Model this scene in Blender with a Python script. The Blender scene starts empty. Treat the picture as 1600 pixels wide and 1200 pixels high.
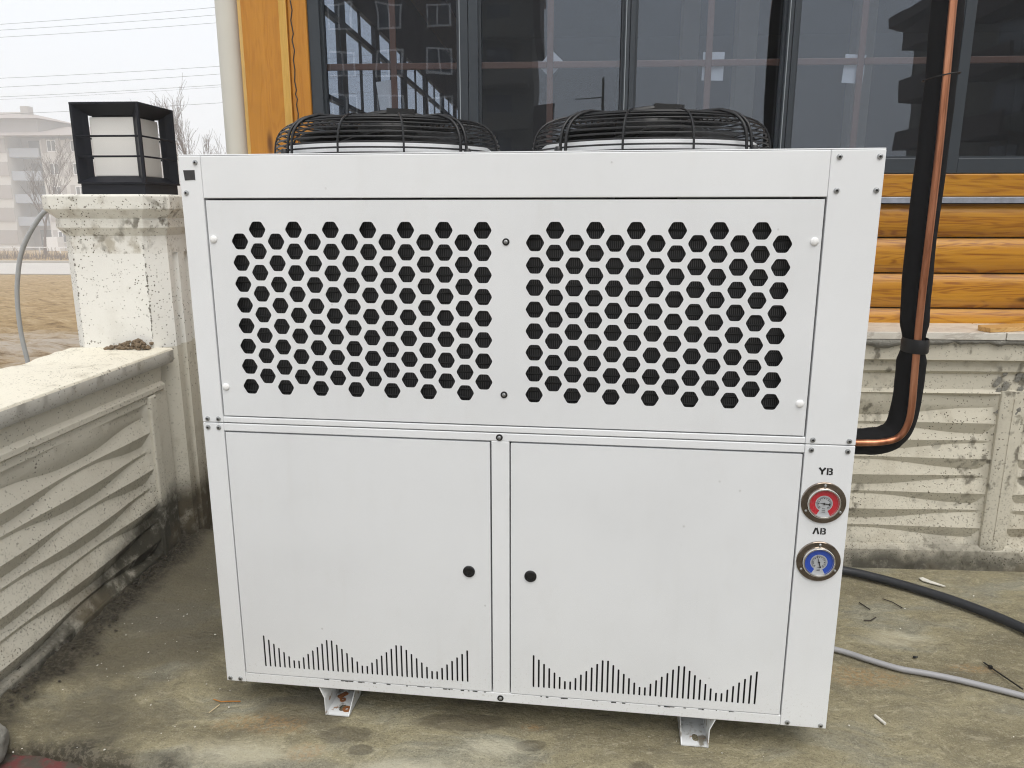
import bpy, bmesh, math, random
from mathutils import Vector, Matrix, geometry, noise as mnoise
random.seed(7)
R = math.radians
PI = math.pi
scene = bpy.context.scene
COL = scene.collection

# ------------------------------------------------------------------ camera
cam_d = bpy.data.cameras.new('camera')
cam_d.sensor_width = 36.0
cam_d.lens = 36.0 * 1188.6 / 1600.0
cam_d.clip_start = 0.02
cam_d.clip_end = 2000
cam = bpy.data.objects.new('camera', cam_d)
COL.objects.link(cam)
fw = Vector((-0.0602, 0.9729, -0.2231)).normalized()
rt = Vector((0.9981, 0.0617, -0.0002))
rt = (rt - rt.dot(fw) * fw).normalized()
up = rt.cross(fw)
m = Matrix((rt, up, -fw)).transposed().to_4x4()
m.translation = Vector((0.8522, -1.716, 1.2783))
cam.matrix_world = m
scene.camera = cam

# ------------------------------------------------------------------ world: foggy overcast sky
world = bpy.data.worlds.new('World')
scene.world = world
world.use_nodes = True
wn = world.node_tree
wn.nodes.clear()
wo = wn.nodes.new('ShaderNodeOutputWorld')
bg = wn.nodes.new('ShaderNodeBackground')
sky = wn.nodes.new('ShaderNodeTexSky')
sky.sky_type = 'NISHITA'
sky.sun_disc = False
SUN_EL, SUN_AZ = 60.0, 160.0      # azimuth clockwise from +Y: behind the camera, to the right
sky.sun_elevation = R(SUN_EL)
sky.sun_rotation = R(SUN_AZ)
sky.dust_density = 6.0
wmix = wn.nodes.new('ShaderNodeMix')
wmix.data_type = 'RGBA'
wmix.inputs[0].default_value = 0.88
wmix.inputs[7].default_value = (7.5, 7.75, 8.1, 1)     # thick cloud and fog: an even pale grey
wn.links.new(sky.outputs[0], wmix.inputs[6])
wn.links.new(wmix.outputs[2], bg.inputs[0])
bg.inputs[1].default_value = 0.1
wn.links.new(bg.outputs[0], wo.inputs[0])

sun_d = bpy.data.lights.new('sun', 'SUN')
sun_d.energy = 1.4
sun_d.angle = R(45)
sun_d.color = (1.0, 0.97, 0.92)
sun = bpy.data.objects.new('sun', sun_d)
COL.objects.link(sun)
sdir = Vector((math.sin(R(SUN_AZ)) * math.cos(R(SUN_EL)), math.cos(R(SUN_AZ)) * math.cos(R(SUN_EL)), math.sin(R(SUN_EL))))
sun.rotation_euler = (-sdir).to_track_quat('-Z', 'Y').to_euler()
sun.location = (0, -3, 12)

vs = scene.view_settings
vs.view_transform = 'Standard'
vs.look = 'None'
vs.exposure = 0.55
vs.gamma = 1.0
vs.use_curve_mapping = False
cy = scene.cycles
cy.use_denoising = True
cy.filter_width = 1.1
cy.max_bounces = 10
cy.diffuse_bounces = 4
cy.glossy_bounces = 4
cy.transparent_max_bounces = 12
cy.transmission_bounces = 4
cy.volume_bounces = 2
cy.use_adaptive_sampling = True
cy.adaptive_threshold = 0.02

# ------------------------------------------------------------------ node helpers
class NT:
    def __init__(s, name):
        s.m = bpy.data.materials.new(name)
        s.m.use_nodes = True
        s.t = s.m.node_tree
        s.t.nodes.clear()
        s.out = s.t.nodes.new('ShaderNodeOutputMaterial')
    def n(s, typ, ins=None, **kw):
        nd = s.t.nodes.new(typ)
        for k, v in kw.items():
            setattr(nd, k, v)
        for k, v in (ins or {}).items():
            s.put(nd.inputs[k], v)
        return nd
    def put(s, sock, v):
        if hasattr(v, 'is_linked') or hasattr(v, 'links'):
            s.t.links.new(v, sock)
        else:
            if isinstance(v, (tuple, list)) and len(v) == 3 and sock.type == 'RGBA':
                v = (*v, 1)
            sock.default_value = v
    def pos(s):
        return s.n('ShaderNodeNewGeometry').outputs['Position']
    def obj(s):
        return s.n('ShaderNodeTexCoord').outputs['Object']
    def rnd(s):
        return s.n('ShaderNodeObjectInfo').outputs['Random']
    def mapv(s, v, scale=(1, 1, 1), loc=(0, 0, 0), rot=(0, 0, 0)):
        return s.n('ShaderNodeMapping', {0: v, 'Scale': scale, 'Location': loc, 'Rotation': rot}).outputs[0]
    def noise(s, v, scale, detail=4, rough=0.55, dist=0.0):
        return s.n('ShaderNodeTexNoise', {'Vector': v, 'Scale': scale, 'Detail': detail, 'Roughness': rough, 'Distortion': dist}).outputs[0]
    def vor(s, v, scale, out=0, rand=1.0, feature='F1'):
        return s.n('ShaderNodeTexVoronoi', {'Vector': v, 'Scale': scale, 'Randomness': rand}, feature=feature).outputs[out]
    def wave(s, v, scale, dist=2, detail=2, dscale=1, direction='Z'):
        return s.n('ShaderNodeTexWave', {'Vector': v, 'Scale': scale, 'Distortion': dist, 'Detail': detail, 'Detail Scale': dscale}, wave_type='BANDS', bands_direction=direction).outputs['Fac']
    def ramp(s, f, stops):
        nd = s.n('ShaderNodeValToRGB', {0: f})
        el = nd.color_ramp.elements
        while len(el) < len(stops):
            el.new(0.5)
        for e, (p, c) in zip(el, stops):
            e.position = p
            e.color = (*c, 1) if isinstance(c, (tuple, list)) else (c, c, c, 1)
        return nd.outputs[0]
    def step(s, f, a, b):
        return s.n('ShaderNodeMapRange', {0: f, 1: a, 2: b, 3: 0.0, 4: 1.0}, interpolation_type='SMOOTHSTEP').outputs[0]
    def math(s, op, a, b=0.0, clamp=False):
        return s.n('ShaderNodeMath', {0: a, 1: b}, operation=op, use_clamp=clamp).outputs[0]
    def mix(s, f, a, b, mode='MIX'):
        return s.n('ShaderNodeMix', {0: f, 6: a, 7: b}, data_type='RGBA', blend_type=mode).outputs[2]
    def sep(s, v):
        return s.n('ShaderNodeSeparateXYZ', {0: v}).outputs
    def comb(s, x, y, z):
        return s.n('ShaderNodeCombineXYZ', {0: x, 1: y, 2: z}).outputs[0]
    def blob(s, v, cx, cy, rx, ry, soft=0.3, wob=None):
        d = s.n('ShaderNodeVectorMath', {0: s.mapv(v, (1 / rx, 1 / ry, 0), (-cx / rx, -cy / ry, 0))}, operation='LENGTH').outputs['Value']
        if wob is not None:
            d = s.math('ADD', d, wob)
        return s.n('ShaderNodeMapRange', {0: d, 1: 1.0 - soft, 2: 1.0, 3: 1.0, 4: 0.0}, interpolation_type='SMOOTHSTEP').outputs[0]
    def bump(s, h, strength=0.3, dist=0.01, normal=None):
        i = {'Height': h, 'Strength': strength, 'Distance': dist}
        if normal is not None:
            i['Normal'] = normal
        return s.n('ShaderNodeBump', i).outputs[0]
    def bsdf(s, color, rough=0.6, metal=0.0, normal=None, spec=0.5, coat=0.0, **kw):
        i = {'Base Color': color, 'Roughness': rough, 'Metallic': metal, 'Specular IOR Level': spec, 'Coat Weight': coat}
        i.update(kw)
        if normal is not None:
            i['Normal'] = normal
        b = s.n('ShaderNodeBsdfPrincipled', i)
        s.t.links.new(b.outputs[0], s.out.inputs[0])
        return s.m

def plain(name, col, rough=0.6, metal=0.0, var=0.12, scale=30, spec=0.5, bump=0.0):
    t = NT(name)
    v = t.obj()
    f = t.noise(v, scale, 4)
    c = t.mix(f, tuple(x * (1 - var) for x in col), tuple(min(1, x * (1 + var)) for x in col))
    nrm = t.bump(f, bump, 0.003) if bump else None
    rr = t.math('ADD', t.math('MULTIPLY', t.noise(v, scale * 0.4, 3), 0.16), rough - 0.08)
    return t.bsdf(c, rr, metal, nrm, spec)

MAT = {}
# powder-coated white sheet metal
def mk_white(name, base, smudge=0.05):
    t = NT(name)
    v = t.obj()
    big = t.noise(v, 3.0, 4)
    c = t.mix(t.step(big, 0.35, 0.75), base, tuple(x * (1 - smudge) for x in base))
    sc = t.noise(t.mapv(v, (9, 9, 30), rot=(0, 0.5, 0)), 5.0, 3, 0.6)
    c = t.mix(t.math('MULTIPLY', t.step(sc, 0.70, 0.80), 0.14), c, (0.33, 0.32, 0.29))
    sp = t.vor(v, 26)
    pick = t.step(t.vor(v, 26, 1), 0.90, 0.92)
    dot = t.math('MULTIPLY', t.math('SUBTRACT', 1.0, t.step(sp, 0.05, 0.09)), t.math('MULTIPLY', pick, 0.30))
    c = t.mix(dot, c, (0.25, 0.24, 0.22))
    z = t.sep(v)[2]
    drips = t.noise(t.mapv(v, (40, 40, 2.0)), 1.0, 3)
    dm = t.math('MULTIPLY', t.math('MULTIPLY', t.step(drips, 0.5, 0.75), t.step(big, 0.4, 0.7)), 0.05)
    c = t.mix(dm, c, (0.45, 0.42, 0.35))
    dust = t.noise(t.mapv(v, (5, 5, 2.2)), 2.0, 6, 0.65)
    c = t.mix(t.math('MULTIPLY', t.step(dust, 0.52, 0.74), 0.07), c, (0.50, 0.47, 0.40))
    low = t.math('SUBTRACT', 1.0, t.step(t.math('ADD', z, t.math('MULTIPLY', dust, 0.25)), 0.16, 0.36))
    spl = t.step(t.noise(v, 160, 3, 0.6), 0.58, 0.68)
    c = t.mix(t.math('MULTIPLY', t.math('MULTIPLY', low, spl), 0.30), c, (0.33, 0.28, 0.20))
    warp = t.noise(t.mapv(v, (1, 1, 0.8)), 2.6, 2)
    op = t.noise(v, 900, 2)
    nb = t.bump(warp, 0.10, 0.03)
    return t.bsdf(c, t.math('ADD', t.math('MULTIPLY', dust, 0.30), 0.20), 0.0, t.bump(op, 0.04, 0.0005, nb), 0.5)
MAT['white'] = mk_white('white_powder_coat', (0.815, 0.83, 0.84))
MAT['door'] = mk_white('white_door_coat', (0.785, 0.80, 0.81))
MAT['black_metal'] = plain('black_wire_coating', (0.006, 0.006, 0.007), 0.42)
MAT['black_plastic'] = plain('black_plastic', (0.007, 0.007, 0.007), 0.45)
MAT['shade_tubes'] = plain('black_shade_and_tubes', (0.012, 0.012, 0.012), 0.8)  # black for the painted shade inside the unit, and for the coil tubes
MAT['screw'] = plain('zinc_screw', (0.42, 0.43, 0.43), 0.38, 0.9, 0.3, 300)
MAT['recess'] = plain('screw_recess', (0.02, 0.02, 0.02), 0.6)
MAT['cap_white'] = plain('white_plastic_cap', (0.86, 0.86, 0.85), 0.3)
MAT['steel'] = plain('steel_dark_reflections', (0.24, 0.20, 0.165), 0.12, 1.0, 0.55, 45)  # gauge flange: dark brown mirror reflections put into the base colour
MAT['chrome'] = plain('bright_chrome', (0.75, 0.73, 0.70), 0.10, 1.0, 0.1, 25)
MAT['dial_white'] = plain('dial_white', (0.50, 0.52, 0.54), 0.3)
MAT['dial_red'] = plain('dial_red', (0.52, 0.015, 0.03), 0.3)
MAT['dial_blue'] = plain('dial_blue', (0.012, 0.07, 0.46), 0.3)
MAT['print_black'] = plain('black_print', (0.012, 0.012, 0.012), 0.5)
MAT['tape_dark'] = plain('dark_sticker', (0.035, 0.035, 0.035), 0.4, var=0.5, scale=120)
MAT['lamp_metal'] = plain('dark_navy_lamp_metal', (0.006, 0.007, 0.012), 0.5, spec=0.3)
MAT['rust'] = plain('rusted_steel', (0.27, 0.10, 0.028), 0.85, 0.1, 0.5, 160, bump=0.5)
MAT['foam'] = plain('black_foam_insulation', (0.007, 0.007, 0.008), 0.85, var=0.25, scale=18, bump=0.3, spec=0.2)
MAT['tape'] = plain('black_tape', (0.006, 0.006, 0.007), 0.55)
MAT['hose'] = plain('dark_rubber_hose', (0.018, 0.020, 0.025), 0.55, var=0.35, scale=25)
MAT['cable'] = plain('grey_cable', (0.33, 0.33, 0.34), 0.5, var=0.15)
MAT['conduit'] = plain('grey_conduit', (0.36, 0.37, 0.37), 0.55)
MAT['frame'] = plain('anthracite_frame', (0.030, 0.038, 0.047), 0.38, var=0.1, scale=8)
MAT['seal'] = plain('pale_seal', (0.25, 0.28, 0.30), 0.5)
MAT['bar'] = plain('brown_glazing_bar', (0.22, 0.105, 0.065), 0.4)
MAT['paper'] = plain('white_paper', (0.90, 0.90, 0.90), 0.8)
MAT['galv'] = plain('galvanised_flashing', (0.40, 0.43, 0.50), 0.36, 0.7, 0.35, 40)
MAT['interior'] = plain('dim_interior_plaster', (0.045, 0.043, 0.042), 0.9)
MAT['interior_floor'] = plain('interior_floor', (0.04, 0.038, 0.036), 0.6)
MAT['cream_col'] = plain('cream_column', (0.42, 0.38, 0.30), 0.8)
MAT['downpipe'] = plain('cream_plastic_pipe', (0.60, 0.585, 0.52), 0.45, var=0.06, scale=6)
MAT['asphalt'] = plain('dusty_road', (0.50, 0.47, 0.43), 0.95, var=0.12, scale=0.6)
MAT['kerb'] = plain('pale_kerb', (0.42, 0.40, 0.36), 0.9)
MAT['bark'] = plain('grey_bark', (0.13, 0.10, 0.085), 0.95, var=0.3, scale=4)
MAT['shrub'] = plain('dry_shrub', (0.17, 0.12, 0.085), 0.95, var=0.4, scale=2)
MAT['bwall'] = plain('render_pale', (0.58, 0.56, 0.53), 0.9, var=0.05, scale=0.4)
MAT['bwall2'] = plain('render_taupe', (0.36, 0.33, 0.31), 0.9, var=0.06, scale=0.4)
MAT['balc'] = plain('balcony_blue_grey', (0.34, 0.37, 0.42), 0.85, var=0.06, scale=0.5)
MAT['broof'] = plain('brown_roof', (0.32, 0.275, 0.25), 0.9, var=0.15, scale=0.8)
MAT['bframe'] = plain('white_pvc', (0.8, 0.8, 0.8), 0.5)
MAT['bglass'] = plain('far_window_glass', (0.05, 0.055, 0.065), 0.12)
MAT['bdark'] = plain('dark_brown_render', (0.065, 0.047, 0.038), 0.9, var=0.1, scale=0.4)
MAT['bgrey'] = plain('grey_beige_render', (0.14, 0.13, 0.11), 0.9, var=0.1, scale=0.4)
MAT['wire'] = plain('power_wire', (0.06, 0.06, 0.06), 0.6)
MAT['stick'] = plain('pale_stick', (0.55, 0.45, 0.28), 0.8)
MAT['darkstick'] = plain('dark_twig', (0.035, 0.025, 0.018), 0.8)
MAT['orange_wire'] = plain('orange_thread', (0.42, 0.17, 0.03), 0.7)
MAT['chip'] = plain('white_chip', (0.66, 0.64, 0.58), 0.8, var=0.3, scale=60)
MAT['grit'] = plain('dark_grit', (0.050, 0.042, 0.030), 0.95, var=0.5, scale=60, bump=0.6)
MAT['mud'] = plain('dry_mud', (0.17, 0.125, 0.08), 0.95, var=0.5, scale=60, bump=0.6)
MAT['redpaint'] = None

t = NT('copper')
v = t.pos()
f = t.noise(t.mapv(v, (30, 30, 4)), 1.0, 4)
c = t.ramp(f, [(0.30, (0.16, 0.06, 0.035)), (0.46, (0.44, 0.18, 0.095)), (0.60, (0.56, 0.25, 0.14)), (0.75, (0.70, 0.36, 0.22))])
MAT['copper'] = t.bsdf(c, t.math('ADD', t.math('MULTIPLY', f, 0.25), 0.22), 0.92)

t = NT('opal_acrylic')
v = t.obj()
f = t.noise(v, 9, 3)
MAT['opal'] = t.bsdf(t.mix(f, (0.70, 0.69, 0.66), (0.80, 0.79, 0.76)), 0.28, **{'Subsurface Weight': 0.15, 'Subsurface Radius': (0.02, 0.02, 0.02)})

t = NT('tinted_double_glazing')
tr = t.n('ShaderNodeBsdfTransparent', {0: (0.74, 0.77, 0.81)})
gl = t.n('ShaderNodeBsdfGlossy', {0: (0.86, 0.92, 1.0), 'Roughness': 0.0, 'Normal': t.bump(t.noise(t.pos(), 2.2, 2), 0.06, 0.02)})
mx = t.n('ShaderNodeMixShader', {0: 0.085, 1: tr.outputs[0], 2: gl.outputs[0]})
t.t.links.new(mx.outputs[0], t.out.inputs[0])
MAT['glass'] = t.m

t = NT('gauge_glass')
tr = t.n('ShaderNodeBsdfTransparent', {0: (0.97, 0.97, 0.97)})
gl = t.n('ShaderNodeBsdfGlossy', {0: (1, 1, 1), 'Roughness': 0.02})
mx = t.n('ShaderNodeMixShader', {0: 0.05, 1: tr.outputs[0], 2: gl.outputs[0]})
t.t.links.new(mx.outputs[0], t.out.inputs[0])
MAT['clear'] = t.m

# condenser coil: fine vertical fins between horizontal tubes
t = NT('coil_fins')
v = t.obj()
x, y, z = t.sep(v)
w = t.math('PINGPONG', t.math('MULTIPLY', x, 240), 0.5)
c = t.mix(t.step(w, 0.12, 0.4), (0.003, 0.003, 0.003), (0.055, 0.055, 0.058))
MAT['fins'] = t.bsdf(c, 0.5, 0.3)

# white painted foot with dirt and rust
t = NT('dirty_white_steel')
v = t.obj()
f = t.noise(v, 22, 5, 0.6)
g = t.noise(v, 45, 4, 0.6)
c = t.mix(t.step(f, 0.50, 0.64), (0.74, 0.76, 0.77), (0.22, 0.20, 0.16))
c = t.mix(t.math('MULTIPLY', t.step(g, 0.62, 0.70), 0.8), c, (0.28, 0.12, 0.03))
MAT['foot'] = t.bsdf(c, 0.5)

# honey-stained softwood; grain runs along the axis given
def mk_wood(name, axis, dark, mid, light):
    t = NT(name)
    v = t.pos()
    r = t.rnd()
    off = t.comb(t.math('MULTIPLY', r, 37.0), t.math('MULTIPLY', r, 11.0), t.math('MULTIPLY', r, 23.0))
    v = t.n('ShaderNodeVectorMath', {0: v, 1: off}, operation='ADD').outputs[0]
    if axis == 'X':
        a, b = (1.1, 9, 9), (2.2, 60, 60)
        kv = t.mapv(v, (2.6, 0.0, 9.0))
    else:
        a, b = (9, 9, 0.9), (60, 60, 1.6)
        kv = t.mapv(v, (9.0, 0.0, 2.2))
    kd = t.vor(kv, 1.0)
    kpick = t.step(t.vor(kv, 1.0, 1), 0.30, 0.40)
    knot = t.math('MULTIPLY', t.math('SUBTRACT', 1.0, t.step(kd, 0.03, 0.14)), kpick)
    n1 = t.noise(t.mapv(v, a), 1.6, 3, 0.5, 0.6)
    rings = t.math('PINGPONG', t.math('ADD', t.math('MULTIPLY', n1, 11.0), t.math('MULTIPLY', kd, 1.6)), 0.5)
    rings = t.step(rings, 0.02, 0.40)
    fine = t.noise(t.mapv(v, b), 1.0, 3, 0.6)
    c = t.mix(rings, dark, mid)
    c = t.mix(t.step(fine, 0.40, 0.72), c, light)
    c = t.mix(t.math('MULTIPLY', t.rnd(), 0.28), c, dark)
    blot = t.noise(v, 5.0, 3)
    c = t.mix(t.math('MULTIPLY', t.step(blot, 0.45, 0.75), 0.35), c, tuple(x * 0.72 for x in mid))
    c = t.mix(t.math('MULTIPLY', knot, 0.85), c, (0.085, 0.028, 0.006))
    return t.bsdf(c, 0.33, 0, t.bump(t.math('ADD', t.math('MULTIPLY', fine, 0.6), t.math('MULTIPLY', rings, 0.5)), 0.22, 0.002), 0.4)
MAT['logs'] = mk_wood('stained_log_siding', 'X', (0.27, 0.095, 0.006), (0.48, 0.210, 0.014), (0.57, 0.275, 0.024))
MAT['post'] = mk_wood('stained_post', 'Z', (0.44, 0.180, 0.020), (0.49, 0.210, 0.024), (0.53, 0.235, 0.030))
MAT['postedge'] = mk_wood('pale_post_edge', 'Z', (0.62, 0.36, 0.075), (0.68, 0.41, 0.10), (0.72, 0.45, 0.12))
MAT['plank'] = mk_wood('raw_plank', 'X', (0.48, 0.25, 0.075), (0.62, 0.38, 0.14), (0.66, 0.42, 0.17))

# cream-painted precast concrete with pinholes, grime and (option) damp moss low down
def mk_cream(name, base, pit=1.0, moss=0.0, moss_h=0.16, grime=0.4, corner=False, spots=0.0):
    t = NT(name)
    v = t.pos()
    n1 = t.noise(v, 2.2, 5, 0.6)
    n2 = t.noise(v, 11, 5, 0.65)
    n3 = t.noise(v, 60, 4, 0.6)
    c = t.mix(n1, tuple(x * 0.90 for x in base), tuple(min(1, x * 1.06) for x in base))
    c = t.mix(t.math('MULTIPLY', t.step(n2, 0.52, 0.72), grime), c, (0.36, 0.32, 0.24))
    dist = t.n('ShaderNodeVectorMath', {0: v, 1: t.n('ShaderNodeVectorMath', {0: t.n('ShaderNodeTexNoise', {'Vector': v, 'Scale': 70.0}).outputs[1], 3: 0.012}, operation='SCALE').outputs[0]}, operation='ADD').outputs[0]
    pm = t.step(t.noise(v, 3.4, 3), 0.38, 0.66)
    holes = None
    for sc, r0, thr in ((120, 0.20, 0.58), (55, 0.15, 0.80), (20, 0.07, 0.88)):
        d = t.vor(dist, sc)
        pk = t.step(t.vor(dist, sc, 1), thr, thr + 0.02)
        h = t.math('MULTIPLY', t.math('SUBTRACT', 1.0, t.step(d, r0, r0 * 1.7)), pk)
        holes = h if holes is None else t.math('MAXIMUM', holes, h)
    hm = t.math('MULTIPLY', t.math('MULTIPLY', holes, t.math('ADD', t.math('MULTIPLY', pm, 0.75), 0.25)), pit, True)
    c = t.mix(hm, c, (0.10, 0.085, 0.06))
    if spots:
        s1 = t.noise(t.mapv(v, (1, 1, 0.8)), 26, 3, 0.5)
        s2 = t.noise(v, 5.0, 2)
        c = t.mix(t.math('MULTIPLY', t.math('MULTIPLY', t.step(s1, 0.52, 0.66), t.step(s2, 0.44, 0.58)), spots), c, (0.17, 0.155, 0.12))
    if moss:
        x, y, z = t.sep(v)
        edge = t.math('ADD', t.math('MULTIPLY', n1, 0.16), t.math('MULTIPLY', n2, 0.14))
        lim = t.math('SUBTRACT', moss_h + 0.14, edge)
        if corner:
            yy = t.step(y, 0.0, 1.0)
            lim = t.math('ADD', lim, t.math('MULTIPLY', t.math('SUBTRACT', yy, 0.35), 0.20))
        dd = t.math('SUBTRACT', z, lim)
        mk = t.math('SUBTRACT', 1.0, t.step(dd, -0.05, 0.05))
        mk = t.math('MULTIPLY', mk, t.math('ADD', t.math('MULTIPLY', t.step(n2, 0.30, 0.5), 0.5), 0.5))
        mc = t.ramp(t.noise(v, 7, 5, 0.6), [(0.3, (0.020, 0.018, 0.012)), (0.55, (0.048, 0.044, 0.031)), (0.68, (0.085, 0.078, 0.056)), (0.80, (0.20, 0.185, 0.14))])
        c = t.mix(t.math('MULTIPLY', mk, moss), c, mc)
        spl = t.math('SUBTRACT', 1.0, t.step(z, 0.1, 0.55))
        sg = t.step(t.noise(v, 130, 3, 0.7), 0.56, 0.66)
        c = t.mix(t.math('MULTIPLY', t.math('MULTIPLY', spl, sg), 0.62), c, (0.085, 0.075, 0.05))
        c = t.mix(t.math('MULTIPLY', t.math('MULTIPLY', spl, t.step(n1, 0.5, 0.62)), 0.35), c, (0.20, 0.155, 0.09))
    hgt = t.math('SUBTRACT', t.math('ADD', t.math('MULTIPLY', n3, 0.35), t.math('MULTIPLY', n2, 0.4)), hm)
    return t.bsdf(c, 0.82, 0, t.bump(hgt, 0.5, 0.005), 0.25)
CREAM = (0.60, 0.56, 0.455)
MAT['wall_left'] = mk_cream('cream_wall_left', (0.65, 0.62, 0.53), 0.8, 0.97, 0.13, 0.2, True)
MAT['wall_back'] = mk_cream('cream_wall_back', (0.61, 0.575, 0.475), 1.0, 0.9, 0.075, 0.42, spots=0.9)
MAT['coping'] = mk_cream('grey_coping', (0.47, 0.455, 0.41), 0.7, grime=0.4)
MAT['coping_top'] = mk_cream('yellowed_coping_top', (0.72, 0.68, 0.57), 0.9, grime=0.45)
MAT['pillar'] = mk_cream('cream_pillar', (0.79, 0.78, 0.73), 1.6, grime=0.12)
MAT['pillar_low'] = mk_cream('cream_pillar_low', (0.64, 0.61, 0.52), 1.2, 0.97, 0.24, 0.3)
MAT['pillar_neck'] = mk_cream('stained_pillar_neck', (0.76, 0.745, 0.69), 1.8, grime=0.75, spots=0.6)
MAT['pillar_cap'] = mk_cream('mossy_pillar_cap', (0.73, 0.715, 0.65), 1.8, grime=0.5, spots=1.0)

t = NT('grey_mortar')
v = t.pos()
f = t.noise(v, 40, 5, 0.65)
MAT['mortar'] = t.bsdf(t.mix(f, (0.13, 0.125, 0.11), (0.32, 0.31, 0.27)), 0.95, 0, t.bump(f, 0.9, 0.01))

t = NT('pale_marble')
v = t.pos()
f = t.noise(t.mapv(v, (1.2, 3, 3), rot=(0, 0, 0.4)), 3, 6, 0.6, 1.2)
c = t.ramp(f, [(0.3, (0.58, 0.54, 0.47)), (0.5, (0.68, 0.65, 0.58)), (0.56, (0.50, 0.46, 0.40)), (0.6, (0.68, 0.65, 0.59)), (0.8, (0.72, 0.69, 0.63))])
MAT['marble'] = t.bsdf(c, 0.35)

# terrace concrete: trowelled, damp and rust-stained
t = NT('terrace_concrete')
v = t.pos()
wv = t.n('ShaderNodeVectorMath', {0: v, 1: t.n('ShaderNodeVectorMath', {0: t.n('ShaderNodeTexNoise', {'Vector': v, 'Scale': 3.0, 'Detail': 3.0}).outputs[1], 3: 0.22}, operation='SCALE').outputs[0]}, operation='ADD').outputs[0]
n1 = t.noise(t.mapv(wv, (0.9, 2.4, 1), rot=(0, 0, 0.15)), 2.2, 6, 0.6)
n2 = t.noise(t.mapv(wv, (1, 1.8, 1)), 9, 6, 0.65)
n3 = t.noise(v, 90, 4, 0.65)
n4 = t.noise(v, 1.3, 3)
n5 = t.noise(t.mapv(wv, (1, 1.7, 1)), 34, 5, 0.7)
c = t.ramp(n1, [(0.24, (0.125, 0.105, 0.062)), (0.40, (0.205, 0.180, 0.110)), (0.52, (0.29, 0.258, 0.160)), (0.63, (0.255, 0.245, 0.185)), (0.82, (0.42, 0.385, 0.265))])
c = t.mix(t.step(n2, 0.42, 0.70), c, t.mix(0.42, c, (0.12, 0.11, 0.085)))
c = t.mix(t.math('MULTIPLY', t.step(n2, 0.35, 0.22), 0.5), c, (0.46, 0.43, 0.34))
c = t.mix(t.math('MULTIPLY', t.step(n3, 0.56, 0.70), 0.35), c, (0.11, 0.095, 0.07))
c = t.mix(t.math('MULTIPLY', t.step(n3, 0.40, 0.28), 0.22), c, (0.52, 0.49, 0.40))
n6 = t.noise(v, 230, 3, 0.7)
c = t.mix(t.math('MULTIPLY', t.step(n6, 0.56, 0.62), 0.50), c, (0.085, 0.073, 0.048))
c = t.mix(t.math('MULTIPLY', t.step(n6, 0.41, 0.35), 0.30), c, (0.58, 0.55, 0.44))
c = t.mix(t.math('MULTIPLY', t.step(n5, 0.52, 0.66), 0.34), c, (0.12, 0.10, 0.068))
c = t.mix(t.math('MULTIPLY', t.step(n5, 0.46, 0.34), 0.32), c, (0.50, 0.455, 0.33))
x, y, z = t.sep(v)
wob = t.math('MULTIPLY', t.math('SUBTRACT', n2, 0.5), 1.3)
wob2 = t.math('MULTIPLY', t.math('SUBTRACT', t.noise(v, 5, 4), 0.5), 1.8)
# damp dirt along the left wall and towards the corner
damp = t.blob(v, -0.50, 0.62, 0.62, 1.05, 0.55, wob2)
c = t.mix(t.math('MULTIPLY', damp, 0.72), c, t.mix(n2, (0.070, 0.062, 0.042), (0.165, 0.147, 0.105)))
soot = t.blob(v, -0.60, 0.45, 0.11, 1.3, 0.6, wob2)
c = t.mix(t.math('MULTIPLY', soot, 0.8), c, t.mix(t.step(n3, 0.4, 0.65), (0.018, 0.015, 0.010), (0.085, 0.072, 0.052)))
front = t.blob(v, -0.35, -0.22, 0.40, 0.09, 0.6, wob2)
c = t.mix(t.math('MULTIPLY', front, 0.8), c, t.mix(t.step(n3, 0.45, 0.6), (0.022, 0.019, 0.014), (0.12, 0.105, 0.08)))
# water and rust marks by the feet
wet = None
for cx, cyy, rx, ry in ((0.33, -0.085, 0.085, 0.035), (0.385, -0.135, 0.035, 0.022), (0.20, 0.0, 0.14, 0.07), (0.80, -0.095, 0.04, 0.022), (1.27, -0.175, 0.030, 0.032), (1.06, -0.16, 0.035, 0.024), (0.62, -0.02, 0.14, 0.04)):
    b = t.blob(v, cx, cyy, rx, ry, 0.25, wob)
    wet = b if wet is None else t.math('MAXIMUM', wet, b)
c = t.mix(t.math('MULTIPLY', wet, 0.55), c, (0.085, 0.073, 0.052))
rst = None
for cx, cyy, rx, ry in ((0.25, -0.155, 0.06, 0.045), (0.13, -0.06, 0.16, 0.05), (1.72, 0.24, 0.16, 0.07), (0.80, -0.03, 0.05, 0.02), (2.05, 0.30, 0.10, 0.03)):
    b = t.blob(v, cx, cyy, rx, ry, 0.7, wob)
    rst = b if rst is None else t.math('MAXIMUM', rst, b)
c = t.mix(t.math('MULTIPLY', t.math('MULTIPLY', rst, t.step(n3, 0.38, 0.62)), 0.5), c, (0.36, 0.22, 0.095))
lime = None
for cx, cyy, rx, ry in ((0.10, -0.16, 0.22, 0.07), (0.55, -0.20, 0.25, 0.05), (0.70, -0.11, 0.10, 0.04), (1.9, 0.45, 0.16, 0.06), (1.5, -0.25, 0.4, 0.06)):
    b = t.blob(v, cx, cyy, rx, ry, 0.8, wob)
    lime = b if lime is None else t.math('MAXIMUM', lime, b)
c = t.mix(t.math('MULTIPLY', t.math('MULTIPLY', lime, t.step(n1, 0.3, 0.6)), 0.55), c, (0.52, 0.485, 0.37))
sp = t.vor(v, 70)
spm = t.math('MULTIPLY', t.math('SUBTRACT', 1.0, t.step(sp, 0.07, 0.13)), t.step(t.vor(v, 70, 1), 0.93, 0.94))
c = t.mix(t.math('MULTIPLY', spm, 0.7), c, (0.62, 0.60, 0.52))
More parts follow.
